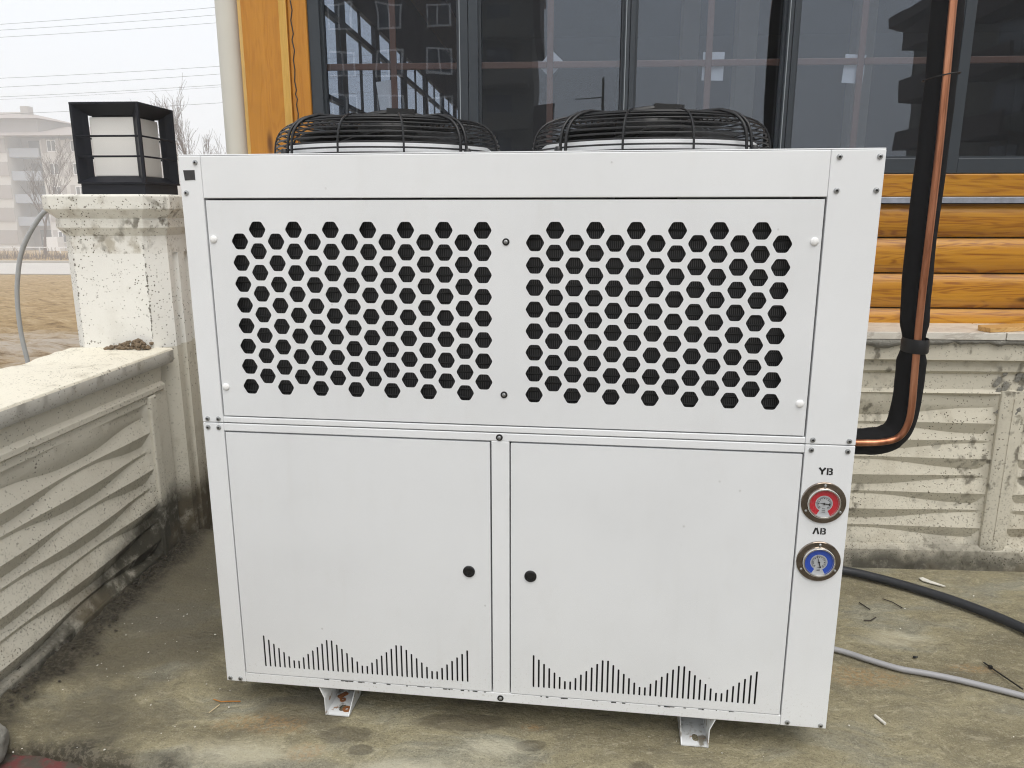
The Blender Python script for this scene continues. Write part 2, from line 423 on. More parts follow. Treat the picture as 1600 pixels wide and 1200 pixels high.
hgt = t.math('ADD', t.math('ADD', t.math('ADD', t.math('MULTIPLY', n3, 0.30), t.math('MULTIPLY', n5, 0.4)), t.math('MULTIPLY', n2, 0.75)), t.math('MULTIPLY', damp, t.math('MULTIPLY', n3, 0.7)))
rough = t.math('SUBTRACT', 0.88, t.math('MULTIPLY', wet, 0.42))
MAT['terrace'] = t.bsdf(c, rough, 0, t.bump(hgt, 0.8, 0.014), 0.35)

t = NT('worn_red_kerb_paint')
v = t.pos()
f = t.noise(v, 14, 5, 0.65)
g = t.noise(v, 60, 4, 0.6)
c = t.mix(t.step(f, 0.42, 0.56), (0.15, 0.040, 0.038), (0.075, 0.065, 0.05))
c = t.mix(t.step(g, 0.55, 0.7), c, (0.10, 0.08, 0.065))
MAT['redpaint'] = t.bsdf(c, 0.85, 0, t.bump(g, 0.5, 0.006))

t = NT('front_pavement')
v = t.pos()
f = t.noise(v, 3, 5, 0.6)
g = t.noise(v, 50, 4, 0.6)
c = t.mix(f, (0.09, 0.08, 0.062), (0.24, 0.22, 0.175))
MAT['pave'] = t.bsdf(t.mix(t.step(g, 0.5, 0.7), c, (0.10, 0.09, 0.07)), 0.9, 0, t.bump(g, 0.5, 0.006))

t = NT('ploughed_soil')
v = t.pos()
x, y, z = t.sep(v)
n1 = t.noise(v, 0.35, 6, 0.62)
n2 = t.noise(t.mapv(v, (0.7, 1.6, 1)), 2.6, 8, 0.75)
n3 = t.noise(v, 12, 5, 0.75)
c = t.ramp(n2, [(0.33, (0.17, 0.105, 0.045)), (0.46, (0.40, 0.270, 0.125)), (0.56, (0.50, 0.355, 0.185)), (0.70, (0.60, 0.47, 0.29))])
c = t.mix(t.math('MULTIPLY', t.step(n3, 0.45, 0.7), 0.25), c, (0.18, 0.12, 0.06))
near = t.math('SUBTRACT', 1.0, t.step(t.math('ADD', y, t.math('MULTIPLY', t.math('SUBTRACT', n1, 0.5), 9.0)), 8.5, 12.5))
frost = t.math('MULTIPLY', near, t.step(t.math('ADD', t.math('MULTIPLY', n1, 0.5), t.math('MULTIPLY', n2, 0.5)), 0.36, 0.54))
c = t.mix(t.math('MULTIPLY', frost, 0.82), c, t.mix(n3, (0.44, 0.36, 0.28), (0.70, 0.66, 0.61)))
MAT['soil'] = t.bsdf(c, 0.95, 0, t.bump(t.math('ADD', n2, t.math('MULTIPLY', n3, 0.5)), 0.8, 0.22), 0.2)

# ------------------------------------------------------------------ mesh helpers
class MB:
    def __init__(s):
        s.v, s.f, s.mi = [], [], []
        s.cur = 0
    def quad(s, a, b, c, d):
        i = len(s.v)
        s.v += [a, b, c, d]
        s.f.append((i, i + 1, i + 2, i + 3)); s.mi.append(s.cur)
    def box(s, x0, x1, y0, y1, z0, z1):
        i = len(s.v)
        s.v += [(x, y, z) for z in (z0, z1) for y in (y0, y1) for x in (x0, x1)]
        for q in ((0, 2, 3, 1), (4, 5, 7, 6), (0, 1, 5, 4), (2, 6, 7, 3), (0, 4, 6, 2), (1, 3, 7, 5)):
            s.f.append(tuple(i + k for k in q)); s.mi.append(s.cur)
        return s
    def obox(s, c, ax, ay, az, hx, hy, hz):
        c, ax, ay, az = Vector(c), Vector(ax).normalized(), Vector(ay).normalized(), Vector(az).normalized()
        i = len(s.v)
        s.v += [tuple(c + ax * x * hx + ay * y * hy + az * z * hz) for z in (-1, 1) for y in (-1, 1) for x in (-1, 1)]
        for q in ((0, 2, 3, 1), (4, 5, 7, 6), (0, 1, 5, 4), (2, 6, 7, 3), (0, 4, 6, 2), (1, 3, 7, 5)):
            s.f.append(tuple(i + k for k in q)); s.mi.append(s.cur)
        return s
    def prism(s, poly, z0, z1, poly2=None):
        """poly: ccw list of (x,y), extruded in z"""
        p2 = poly2 or poly
        n = len(poly); i = len(s.v)
        s.v += [(x, y, z0) for x, y in poly] + [(x, y, z1) for x, y in p2]
        for k in range(n):
            s.f.append((i + k, i + (k + 1) % n, i + n + (k + 1) % n, i + n + k)); s.mi.append(s.cur)
        s.f.append(tuple(i + k for k in reversed(range(n)))); s.mi.append(s.cur)
        s.f.append(tuple(i + n + k for k in range(n))); s.mi.append(s.cur)
        return s
    def sweep(s, prof, x0, x1, closed=True):
        """profile of (y,z) extruded along x"""
        n = len(prof); i = len(s.v)
        s.v += [(x0, y, z) for y, z in prof] + [(x1, y, z) for y, z in prof]
        for k in range(n if closed else n - 1):
            s.f.append((i + k, i + n + k, i + n + (k + 1) % n, i + (k + 1) % n)); s.mi.append(s.cur)
        if closed:
            s.f.append(tuple(i + k for k in range(n))); s.mi.append(s.cur)
            s.f.append(tuple(i + n + k for k in reversed(range(n)))); s.mi.append(s.cur)
        return s
    def tube(s, pts, r, n=8, closed=False, caps=True):
        pts = [Vector(p) for p in pts]
        N = len(pts)
        rr = r if isinstance(r, (list, tuple)) else [r] * N
        ref = None
        i = len(s.v)
        for k, p in enumerate(pts):
            a = pts[k - 1] if (k > 0 or closed) else p
            b = pts[(k + 1) % N] if (k < N - 1 or closed) else p
            tg = (b - a).normalized()
            if ref is None:
                ref = tg.orthogonal().normalized()
            ref = (ref - ref.dot(tg) * tg).normalized()
            bn = tg.cross(ref)
            for j in range(n):
                an = 2 * PI * j / n
                s.v.append(tuple(p + (ref * math.cos(an) + bn * math.sin(an)) * rr[k]))
        for k in range(N if closed else N - 1):
            for j in range(n):
                a = i + k * n + j; b = i + k * n + (j + 1) % n
                c = i + ((k + 1) % N) * n + (j + 1) % n; d = i + ((k + 1) % N) * n + j
                s.f.append((a, b, c, d)); s.mi.append(s.cur)
        if caps and not closed:
            s.f.append(tuple(i + j for j in reversed(range(n)))); s.mi.append(s.cur)
            s.f.append(tuple(i + (N - 1) * n + j for j in range(n))); s.mi.append(s.cur)
        return s
    def lathe(s, prof, c, axis='z', n=32, caps=(False, False)):
        """profile of (radius, height) turned round the axis through c"""
        i = len(s.v); m_ = len(prof)
        for r, h in prof:
            for j in range(n):
                a = 2 * PI * j / n
                if axis == 'z':
                    s.v.append((c[0] + r * math.cos(a), c[1] + r * math.sin(a), c[2] + h))
                else:   # axis -y: height counts towards the viewer
                    s.v.append((c[0] + r * math.cos(a), c[1] - h, c[2] + r * math.sin(a)))
        for k in range(m_ - 1):
            for j in range(n):
                s.f.append((i + k * n + j, i + k * n + (j + 1) % n, i + (k + 1) * n + (j + 1) % n, i + (k + 1) * n + j)); s.mi.append(s.cur)
        if caps[0]:
            s.f.append(tuple(i + j for j in reversed(range(n)))); s.mi.append(s.cur)
        if caps[1]:
            s.f.append(tuple(i + (m_ - 1) * n + j for j in range(n))); s.mi.append(s.cur)
        return s
    def lump(s, c, r, sq=1.0, jit=0.25):
        bm = bmesh.new()
        bmesh.ops.create_icosphere(bm, subdivisions=1, radius=1.0)
        i = len(s.v)
        for v_ in bm.verts:
            k = 1 + random.uniform(-jit, jit)
            s.v.append((c[0] + v_.co.x * r * k, c[1] + v_.co.y * r * k, c[2] + v_.co.z * r * sq * k))
        for f_ in bm.faces:
            s.f.append(tuple(i + v_.index for v_ in f_.verts)); s.mi.append(s.cur)
        bm.free()
        return s
    def build(s, name, mat, parent=None, origin=None, smooth=False, bevel=0.0, seg=2, local=False, fix=True):
        o0 = Vector((0, 0, 0))
        if parent is not None and not local:
            o0 = Vector(parent['_o'])
        if origin is not None:
            o0 = Vector(origin)
        me = bpy.data.meshes.new(name)
        me.from_pydata([tuple(Vector(p) - o0) for p in s.v], [], s.f)
        mats = mat if isinstance(mat, (list, tuple)) else [mat]
        for m_ in mats:
            me.materials.append(m_)
        if len(mats) > 1:
            me.polygons.foreach_set('material_index', s.mi)
        if fix:
            bm = bmesh.new(); bm.from_mesh(me)
            bmesh.ops.recalc_face_normals(bm, faces=bm.faces)
            bm.to_mesh(me); bm.free()
        if smooth:
            for p in me.polygons:
                p.use_smooth = True
            if isinstance(smooth, float):
                me.set_sharp_from_angle(angle=R(smooth))
        o = bpy.data.objects.new(name, me)
        COL.objects.link(o)
        if parent is not None:
            o.parent = parent
            if origin is not None:
                o.location = o0 - Vector(parent['_o'])
            o['_o'] = tuple(o0)
        else:
            o.location = o0
            o['_o'] = tuple(o0)
        if bevel:
            b = o.modifiers.new('bevel', 'BEVEL')
            b.width = bevel; b.segments = seg; b.limit_method = 'ANGLE'; b.angle_limit = R(40)
        return o

def tag(o, label, cat, group=None):
    o['label'] = label
    o['category'] = cat
    if group:
        o['group'] = group
    return o
def struct(o):
    o['kind'] = 'structure'
    return o
def thing(name, label, cat, loc=(0, 0, 0), group=None):
    o = bpy.data.objects.new(name, None)
    o.empty_display_size = 0.1
    COL.objects.link(o)
    o.location = loc
    o['_o'] = tuple(loc)
    return tag(o, label, cat, group)
def clone(o, name, parent, loc):
    c_ = o.copy()
    c_.name = name
    COL.objects.link(c_)
    c_.parent = parent
    c_.location = loc
    return c_
def fbm(x, y, z, oct=4):
    return mnoise.fractal(Vector((x, y, z)), 1.0, 2.0, oct)

def plate(rect, holes, y0, y1, off=(0, 0, 0)):
    """sheet in the x-z plane with polygon holes; y0 front, y1 back"""
    x0, x1, z0, z1 = rect
    vs_, es_ = [], []
    def loop(p):
        i = len(vs_)
        vs_.extend(Vector(q) for q in p)
        es_.extend((i + k, i + (k + 1) % len(p)) for k in range(len(p)))
    loop([(x0, z0), (x1, z0), (x1, z1), (x0, z1)])
    for h in holes:
        loop(h)
    v2, e2, f2, *_ = geometry.delaunay_2d_cdt(vs_, es_, [], 0, 1e-6)
    cen = []
    for h in holes:
        cx = sum(p[0] for p in h) / len(h); cz = sum(p[1] for p in h) / len(h)
        xs = [p[0] for p in h]; zs = [p[1] for p in h]
        cen.append((min(xs), max(xs), min(zs), max(zs), h))
    def inside(px, pz):
        for a, b, c_, d, h in cen:
            if a < px < b and c_ < pz < d:
                ins = False
                for k in range(len(h)):
                    (xa, za), (xb, zb) = h[k - 1], h[k]
                    if (za > pz) != (zb > pz) and px < (xb - xa) * (pz - za) / (zb - za) + xa:
                        ins = not ins
                if ins:
                    return True
        return False
    mb = MB()
    n = len(v2)
    mb.v = [(p.x + off[0], y0 + off[1], p.y + off[2]) for p in v2] + [(p.x + off[0], y1 + off[1], p.y + off[2]) for p in v2]
    kept = []
    for f_ in f2:
        px = sum(v2[i].x for i in f_) / len(f_); pz = sum(v2[i].y for i in f_) / len(f_)
        if not inside(px, pz):
            kept.append(tuple(f_))
    edge = {}
    for f_ in kept:
        for k in range(len(f_)):
            a, b = f_[k], f_[(k + 1) % len(f_)]
            edge[(a, b)] = True
    for f_ in kept:
        mb.f.append(f_); mb.f.append(tuple(n + i for i in reversed(f_)))
    for (a, b) in edge:
        if (b, a) not in edge:
            mb.f.append((b, a, n + a, n + b))
    mb.mi = [0] * len(mb.f)
    return mb

def rhex(cx, cz, r, rc=0.004):
    pts = []
    for k in range(6):
        a = PI / 3 * k
        c_ = Vector((math.cos(a), math.sin(a))) * r
        p = Vector((math.cos(a - PI / 3), math.sin(a - PI / 3))) * r
        q = Vector((math.cos(a + PI / 3), math.sin(a + PI / 3))) * r
        u = (p - c_).normalized(); w = (q - c_).normalized()
        for pt in (c_ + u * rc, c_ * (1 - 0.25 * rc / r), c_ + w * rc):
            pts.append((cx + pt.x, cz + pt.y))
    return pts
def rslot(x, z0, z1, hw):
    pts = []
    for k in range(5):
        a = PI * k / 4
        pts.append((x + hw * math.cos(a), z1 - hw + hw * math.sin(a)))
    for k in range(5):
        a = PI + PI * k / 4
        pts.append((x + hw * math.cos(a), z0 + hw + hw * math.sin(a)))
    return pts

# =================================================================== SETTING
# ---- terrain: falls away from the terrace towards the road, then the apartment block
PROF = [(-170, -0.35), (3, -0.35), (6, -0.38), (8, -0.50), (12, -1.0), (15, -1.25), (20, -1.62), (25, -1.85), (30, -2.1), (40, -2.65), (49, -3.18), (51, -3.25), (62.4, -3.25), (63.4, -3.12), (68, -2.80), (80, -3.5), (100, -4.5), (119, -5.2), (170, -5.5)]
def ground_z(y):
    for (a, za), (b, zb) in zip(PROF, PROF[1:]):
        if a <= y <= b:
            return za + (zb - za) * (y - a) / (b - a)
    return PROF[-1][1]
ys = [-170, -120, -80, -50, -30, -15, -6, 0, 3]
yy = 3.0
while yy < 50.5:
    yy += max(0.12, yy * 0.018); ys.append(yy)
ys += [51, 55, 59, 62.4, 63.4, 65, 68, 72, 80, 92, 100, 110, 119, 135, 170]
xs = [-170, -140, -110, -90]
xx = -90
while xx < 0:
    xx += max(0.22, abs(xx) * 0.02); xs.append(xx)
xs += [4, 10, 20, 40, 70, 110, 170]
mb = MB()
for y_ in ys:
    for x_ in xs:
        z_ = ground_z(y_)
        if 3 < y_ < 50 and x_ < 1:
            z_ += fbm(x_ * 0.9, y_ * 1.3, 0, 6) * 0.13 + fbm(x_ * 0.16, y_ * 0.25, 3) * 0.14 * min(1, y_ / 15)
        mb.v.append((x_, y_, z_))
nx = len(xs)
for j in range(len(ys) - 1):
    for i in range(nx - 1):
        a = j * nx + i
        mb.f.append((a, a + 1, a + nx + 1, a + nx)); mb.mi.append(0)
struct(mb.build('ground', MAT['soil'], smooth=True, fix=False))
mb = MB(); mb.box(-160, 160, 51.2, 62.3, -3.4, -3.20)
struct(mb.build('road', MAT['asphalt']))
mb = MB(); mb.box(-160, 160, 62.4, 62.9, -3.4, -3.03)
struct(mb.build('kerb', MAT['kerb']))

# ---- terrace slab with a ragged front edge
def edge_y(x_):
    e = -0.175 - 0.15 * (x_ + 0.45)
    return max(-1.1, e) + 0.022 * fbm(x_ * 9, 2.2, 0, 4)
mb = MB()
NX, NY = 170, 90
xsf = [-0.62 + (4.6) * (i / NX) for i in range(NX + 1)]
for j in range(NY + 1):
    for x_ in xsf:
        e = edge_y(x_)
        y_ = e + (1.10 - e) * (j / NY) ** 1.15
        z_ = 0.0025 * fbm(x_ * 3.1, y_ * 3.1, 0, 3) + 0.0012 * fbm(x_ * 14, y_ * 14, 5, 3) - 0.002
        if j < 4:
            z_ -= (0.018, 0.006, 0.002, 0.0005)[j]
        if x_ < -0.40:
            z_ += 0.05 * max(0, (-0.44 - x_) / 0.18) ** 1.6 * (0.6 + 0.7 * fbm(x_ * 20, y_ * 12, 9, 4))
        mb.v.append((x_, y_, z_))
for j in range(NY):
    for i in range(NX):
        a = j * (NX + 1) + i
        mb.f.append((a, a + 1, a + NX + 2, a + NX + 1)); mb.mi.append(0)
i0 = len(mb.v)
for x_ in xsf:
    mb.v.append((x_, edge_y(x_) + 0.004, -0.12))
for i in range(NX):
    mb.f.append((i, i0 + i, i0 + i + 1, i + 1)); mb.mi.append(0)
struct(mb.build('terrace_floor', MAT['terrace'], smooth=True, fix=False))
mb = MB(); mb.box(-0.62, 4.2, -0.36, -0.05, -0.2, -0.030)
struct(mb.build('red_painted_kerb', MAT['redpaint']))
mb = MB(); mb.box(-0.62, 9, -9, -0.362, -0.3, -0.042)
struct(mb.build('pavement', MAT['pave']))

# =================================================================== LEFT PARAPET WALL
def louvre_panel(mb, L0, L1, zt, zb, pitch, n, phase, period, place, amp, base=0.0, both_end=0.02):
    """precast relief: straight ridges, and under each a downward face whose height swells and shrinks along the wall"""
    M = int((L1 - L0) / 0.012)
    rows = []
    for k in range(M + 1):
        s_ = L0 + (L1 - L0) * k / M
        A = amp * pitch * 0.66
        col = [(zt + 0.040, 0.0)]
        for i in range(n):
            zr = zt - pitch * i
            w_ = 0.5 + 0.5 * math.cos(2 * PI * (s_ - phase) / period + (PI if i % 2 == 0 else 0))
            w_ = w_ * w_ * (3 - 2 * w_) * 0.5 + w_ * 0.5
            ee = max(0.0, min(1.0, (L1 - s_) / both_end, (s_ - L0) / both_end))
            h = pitch * (0.17 + 0.49 * w_) * ee
            r_ = A * (0.42 + 0.58 * w_) - A
            jit = 0.0006 * fbm(s_ * 9, i * 3.1, 0, 3)
            if i == 0:
                col.append((zt + 0.036, r_ * ee))
            col.append((zr + jit, r_ * ee + jit))
            col.append((zr - h - 0.0008 + jit, (r_ - amp * pitch * (0.17 + 0.49 * w_)) * ee))
        col.append((zb, 0.0))
        rows.append([place(s_, d, z) for z, d in col])
    i0 = len(mb.v); m_ = len(rows[0])
    for r_ in rows:
        mb.v += r_
    for k in range(M):
        for j in range(m_ - 1):
            a = i0 + k * m_ + j
            mb.f.append((a, a + 1, a + m_ + 1, a + m_)); mb.mi.append(0)

wall = thing('parapet_wall', 'low cream concrete parapet wall with twisted louvre relief left of the white unit', 'wall', (-0.75, -0.6, -0.35))
XF = -0.602
mb = MB()
louvre_panel(mb, -1.10, 0.815, 0.570, 0.045, 0.068, 8, 0.80, 0.75, lambda s_, d, z: (XF + d, s_, z), 0.52)
mb.build('relief_panel', MAT['wall_left'], wall, fix=False, smooth=28.0)
# solid core, frame rail, mouldings, base and end stile
mb = MB()
mb.box(-0.93, XF - 0.035, -2.6, 0.97, -0.4, 0.70)
mb.build('core', MAT['wall_left'], wall)
prof = [(XF - 0.03, 0.735), (XF + 0.002, 0.735), (XF + 0.002, 0.700), (XF - 0.004, 0.668), (XF + 0.010, 0.655), (XF + 0.010, 0.640), (XF, 0.632), (XF, 0.609), (XF - 0.03, 0.609)]
def sweep_y(prof, y0, y1):
    mb = MB(); n = len(prof)
    mb.v = [(x_, y0, z_) for x_, z_ in prof] + [(x_, y1, z_) for x_, z_ in prof]
    for k in range(n):
        mb.f.append((k, (k + 1) % n, n + (k + 1) % n, n + k))
    mb.f.append(tuple(range(n))); mb.f.append(tuple(n + k for k in reversed(range(n))))
    mb.mi = [0] * len(mb.f)
    return mb
sweep_y(prof, -2.6, 0.93).build('moulding', MAT['wall_left'], wall, smooth=30.0)
mb = MB(); mb.box(XF - 0.03, XF + 0.013, 0.815, 0.862, 0.0, 0.632); mb.box(XF - 0.03, XF + 0.001, 0.862, 0.955, 0.0, 0.634)
mb.build('stile', MAT['wall_left'], wall, bevel=0.006)
mb = MB(); mb.box(XF - 0.03, XF + 0.004, -2.6, 0.815, -0.3, 0.045)
mb.build('base_rail', MAT['wall_left'], wall, bevel=0.008)
mb = MB(); mb.box(XF - 0.03, XF, -2.6, -1.10, 0.0, 0.61)
mb.build('plain_panel', MAT['wall_left'], wall)
# coping: fascia grey, top yellowed and rough
mb = MB()
M = 200
rows = []
for k in range(M + 1):
    y_ = -2.6 + (0.975 + 2.6) * k / M
    j1 = 0.004 * fbm(y_ * 22, 0, 0, 4); j2 = 0.05 * fbm(y_ * 2.5, 7, 0, 4)
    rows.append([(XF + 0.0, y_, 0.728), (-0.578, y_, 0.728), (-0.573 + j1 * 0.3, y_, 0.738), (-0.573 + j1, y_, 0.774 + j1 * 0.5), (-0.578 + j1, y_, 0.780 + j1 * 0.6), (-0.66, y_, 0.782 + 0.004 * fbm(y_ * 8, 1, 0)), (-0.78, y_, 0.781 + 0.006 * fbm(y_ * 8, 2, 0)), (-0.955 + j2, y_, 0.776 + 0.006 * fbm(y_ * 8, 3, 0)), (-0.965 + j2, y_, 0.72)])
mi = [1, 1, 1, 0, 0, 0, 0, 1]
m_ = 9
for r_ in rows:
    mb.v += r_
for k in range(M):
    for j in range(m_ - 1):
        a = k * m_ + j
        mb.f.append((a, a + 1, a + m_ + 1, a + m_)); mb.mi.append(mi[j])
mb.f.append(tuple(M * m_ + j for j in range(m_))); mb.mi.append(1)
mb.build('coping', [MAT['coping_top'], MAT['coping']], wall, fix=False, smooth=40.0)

# =================================================================== LAMP PILLAR
pil = thing('gate_pillar', 'chamfered cream concrete pillar with stepped mossy cap under the lantern', 'pillar', (-0.77, 1.155, -0.35))
def octa(cx, cy_, h, ch):
    return [(cx - h + ch, cy_ - h), (cx + h - ch, cy_ - h), (cx + h, cy_ - h + ch), (cx + h, cy_ + h - ch), (cx + h - ch, cy_ + h), (cx - h + ch, cy_ + h), (cx - h, cy_ + h - ch), (cx - h, cy_ - h + ch)]
CX, CYP = -0.77, 1.155
def pil_body(z0, z1, groove):
    mb = MB()
    h, ch = 0.19, 0.058
    poly = octa(CX, CYP, h, ch)
    if groove:   # round flute in the side that faces the unit
        g = []
        for gy, gr, gd in ((CYP - 0.080, 0.022, 0.015), (CYP + 0.020, 0.030, 0.020)):
            for k in range(9):
                a = PI * k / 8
                g.append((CX + h - gd * math.sin(a), gy - gr * math.cos(a)))
        poly = poly[:3] + g + poly[3:]
    mb.prism(poly, z0, z1)
    return mb
pil_body(0.78, 1.125, True).build('shaft', MAT['pillar'], pil, smooth=35.0)
pil_body(1.125, 1.20, False).build('neck', MAT['pillar_neck'], pil)
pil_body(-0.4, 0.78, True).build('lower_shaft', MAT['pillar_low'], pil, smooth=35.0)
mb = MB()
for k in range(70):
    zz = random.uniform(0.80, 1.18)
    i0 = len(mb.v)
    ex = random.choice((-0.638, -0.638, -0.902))
    mb.lump((ex + random.gauss(0, 0.0012), 0.9655 + random.gauss(0, 0.0008), zz), random.uniform(0.0012, 0.0036), random.uniform(0.8, 2.0), 0.4)
mb.build('edge_chips', MAT['mortar'], pil)['kind'] = 'stuff'
mb = MB()
def ring(h, ch, z_):
    return [(x_, y_, z_) for x_, y_ in octa(CX, CYP, h, ch)]
lv = [(0.188, 0.057, 1.185), (0.206, 0.060, 1.212), (0.210, 0.060, 1.216), (0.210, 0.060, 1.244), (0.206, 0.060, 1.248), (0.232, 0.064, 1.277), (0.236, 0.064, 1.281), (0.236, 0.064, 1.326), (0.230, 0.062, 1.332)]
for (h, ch, z_) in lv:
    mb.v += ring(h, ch, z_)
for k in range(len(lv) - 1):
    for j in range(8):
        mb.f.append((k * 8 + j, k * 8 + (j + 1) % 8, k * 8 + 8 + (j + 1) % 8, k * 8 + 8 + j)); mb.mi.append(0)
mb.f.append(tuple((len(lv) - 1) * 8 + j for j in range(8))); mb.mi.append(0)
mb.build('cap', MAT['pillar_cap'], pil, bevel=0.003)

# crumbly earth at the foot of the pillar, on the coping
mb = MB()
for k in range(110):
    x_ = random.uniform(-0.80, -0.64)
    tt = 1 - abs((x_ + 0.685) / 0.11) ** 1.5
    y_ = 0.962 - random.uniform(0.0, 0.05)
    zz = random.uniform(0.0, 0.032) * max(0.15, tt)
    mb.lump((x_, y_, 0.783 + zz), random.uniform(0.003, 0.011), 0.8, 0.35)
o = mb.build('soil_heap', MAT['mud'], origin=(-0.72, 0.945, 0.78))
tag(o, 'small heap of brown crumbly earth on the parapet at the foot of the pillar', 'soil')
o['kind'] = 'stuff'

# ---- lantern
lan = thing('pillar_lantern', 'square dark metal lantern with white opal panes on top of the pillar', 'lantern', (-0.77, 1.157, 1.332))
LX0, LX1, LY0, LY1 = -0.892, -0.640, 1.030, 1.283
LZ0, LZB, LZT = 1.332, 1.392, 1.651
mb = MB(); mb.box(LX0 + 0.006, LX1 - 0.006, LY0 + 0.006, LY1 - 0.006, LZ0, 1.371)
mb.build('base', MAT['lamp_metal'], lan, bevel=0.002)
mb = MB(); mb.box(LX0 - 0.001, LX1 + 0.001, LY0 - 0.001, LY1 + 0.001, 1.371, 1.377)
# sloped inner ledge
a = 0.036
mb.prism([(LX0, LY0), (LX1, LY0), (LX1, LY1), (LX0, LY1)], 1.377, 1.398, [(LX0 + a, LY0 + a), (LX1 - a, LY0 + a), (LX1 - a, LY1 - a), (LX0 + a, LY1 - a)])
mb.build('ledge', MAT['lamp_metal'], lan)
mb = MB(); mb.box(LX0, LX1, LY0, LY1, LZT - 0.006, LZT)
mb.prism([(LX0 + 0.05, LY0 + 0.05), (LX1 - 0.05, LY0 + 0.05), (LX1 - 0.05, LY1 - 0.05), (LX0 + 0.05, LY1 - 0.05)], 1.6055, LZT - 0.006)
mb.build('roof', MAT['lamp_metal'], lan)
# frame faces: inward-splayed sheets on each side (left, right, top of each face)
mid = ((LX0 + LX1) / 2, (LY0 + LY1) / 2)
W2 = (LX1 - LX0) / 2
for k in range(4):
    an = PI / 2 * k
    def rot(px, py, pz):
        x_ = px * math.cos(an) - py * math.sin(an); y_ = px * math.sin(an) + py * math.cos(an)
        return (mid[0] + x_, mid[1] + y_, pz)
    mb = MB()
    dp = 0.040      # the opal box stands this far back
    op = 0.040      # half-opening margin
    # corner post (an L of two splayed faces)
    for sx in (-1, 1):
        P = [(sx * W2, -W2), (sx * (W2 - 0.009), -W2), (sx * (W2 - op), -W2 + dp), (sx * (W2 - op + 0.003), -W2 + dp + 0.003)]
        i = len(mb.v)
        mb.v += [rot(x_, y_, 1.377) for x_, y_ in P] + [rot(x_, y_, LZT - 0.006) for x_, y_ in P]
        for j in range(4):
            mb.f.append((i + j, i + (j + 1) % 4, i + 4 + (j + 1) % 4, i + 4 + j)); mb.mi.append(0)
    # splayed head
    i = len(mb.v)
    mb.v += [rot(-W2 + 0.004, -W2 + 0.0005, LZT - 0.006), rot(W2 - 0.004, -W2 + 0.0005, LZT - 0.006), rot(W2 - op, -W2 + dp, 1.610), rot(-W2 + op, -W2 + dp, 1.610), rot(-W2 + op, -W2 + dp, LZT - 0.006), rot(W2 - op, -W2 + dp, LZT - 0.006)]
    mb.f += [(i, i + 1, i + 2, i + 3), (i + 3, i + 2, i + 5, i + 4)]; mb.mi += [0, 0]
    mb.build('corner_frame', MAT['lamp_metal'], lan)
    for zb in (1.466, 1.536):
        mb = MB()
        mb.tube([rot(-W2 + 0.010, -W2 + 0.004, zb), rot(W2 - 0.010, -W2 + 0.004, zb)], 0.0036, 6)
        mb.build('bar', MAT['lamp_metal'], lan, smooth=True)
mb = MB(); mb.box(LX0 + 0.0425, LX1 - 0.0425, LY0 + 0.0425, LY1 - 0.0425, 1.398, 1.605)
mb.build('opal_box', MAT['opal'], lan, bevel=0.004)
mb = MB(); mb.obox((-0.766, LY0 + 0.014, 1.3855), (1, 0, 0), (0, 0.86, 0.5), (0, -0.5, 0.86), 0.004, 0.002, 0.001)
mb.build('drain_hole', MAT['recess'], lan)

# ---- grey conduit that leaves the pillar cap and drops behind the wall
def catmull(P, n=8):
    P = [Vector(p) for p in P]
    P = [2 * P[0] - P[1]] + P + [2 * P[-1] - P[-2]]
    out = []
    for i in range(1, len(P) - 2):
        p0, p1, p2, p3 = P[i - 1:i + 3]
        for k in range(n):
            t_ = k / n
            out.append(0.5 * ((2 * p1) + (-p0 + p2) * t_ + (2 * p0 - 5 * p1 + 4 * p2 - p3) * t_ ** 2 + (-p0 + 3 * p1 - 3 * p2 + p3) * t_ ** 3))
    out.append(P[-2])
    return out
mb = MB()
mb.tube(catmull([(-0.98, 1.2, 1.292), (-1.121, 1.2, 1.286), (-1.1946, 1.2, 1.225), (-1.2616, 1.2, 1.126), (-1.2952, 1.2, 1.026), (-1.313, 1.2, 0.924), (-1.317, 1.2, 0.794), (-1.305, 1.2, 0.66), (-1.27, 1.2, 0.3), (-1.25, 1.2, -0.36)], 8), 0.0088, 10)
o = mb.build('conduit', MAT['conduit'], origin=(-1.25, 1.2, -0.35), smooth=True)
tag(o, 'grey flexible conduit arching from the pillar cap down behind the parapet', 'conduit')

# =================================================================== BACK PLINTH WALL (under the timber building)
pw = thing('plinth_wall', 'weathered cream concrete plinth wall with wavy relief behind the unit on the right', 'wall', (1.5, 1.05, 0))
YB = 0.955
for (a0, a1) in ((-0.30, 0.70), (0.80, 2.392), (2.475, 4.2)):
    mb = MB()
    louvre_panel(mb, a0, a1, 0.612, 0.085, 0.0655, 8, 2.39, 0.95, lambda s_, d, z: (s_, YB - d, z), 0.48, both_end=0.03)
    mb.build('relief_panel', MAT['wall_back'], pw, fix=True, smooth=28.0)
def post_x(xc):
    mb = MB()
    pts = []
    for k in range(13):
        a = PI * k / 12
        pts.append((xc - 0.045 * math.cos(a) * (1.0), YB - 0.002 - 0.014 * (math.sin(a) ** 0.6)))
    poly = pts + [(xc + 0.05, YB + 0.05), (xc - 0.05, YB + 0.05)]
    mb.prism(poly, 0.0, 0.665)
    mb.box(xc - 0.004, xc + 0.004, YB - 0.0185, YB, 0.10, 0.64)
    return mb
post_x(2.433).build('post', MAT['wall_back'], pw, smooth=40.0)
post_x(0.75).build('post', MAT['wall_back'], pw, smooth=40.0)
mb = MB()
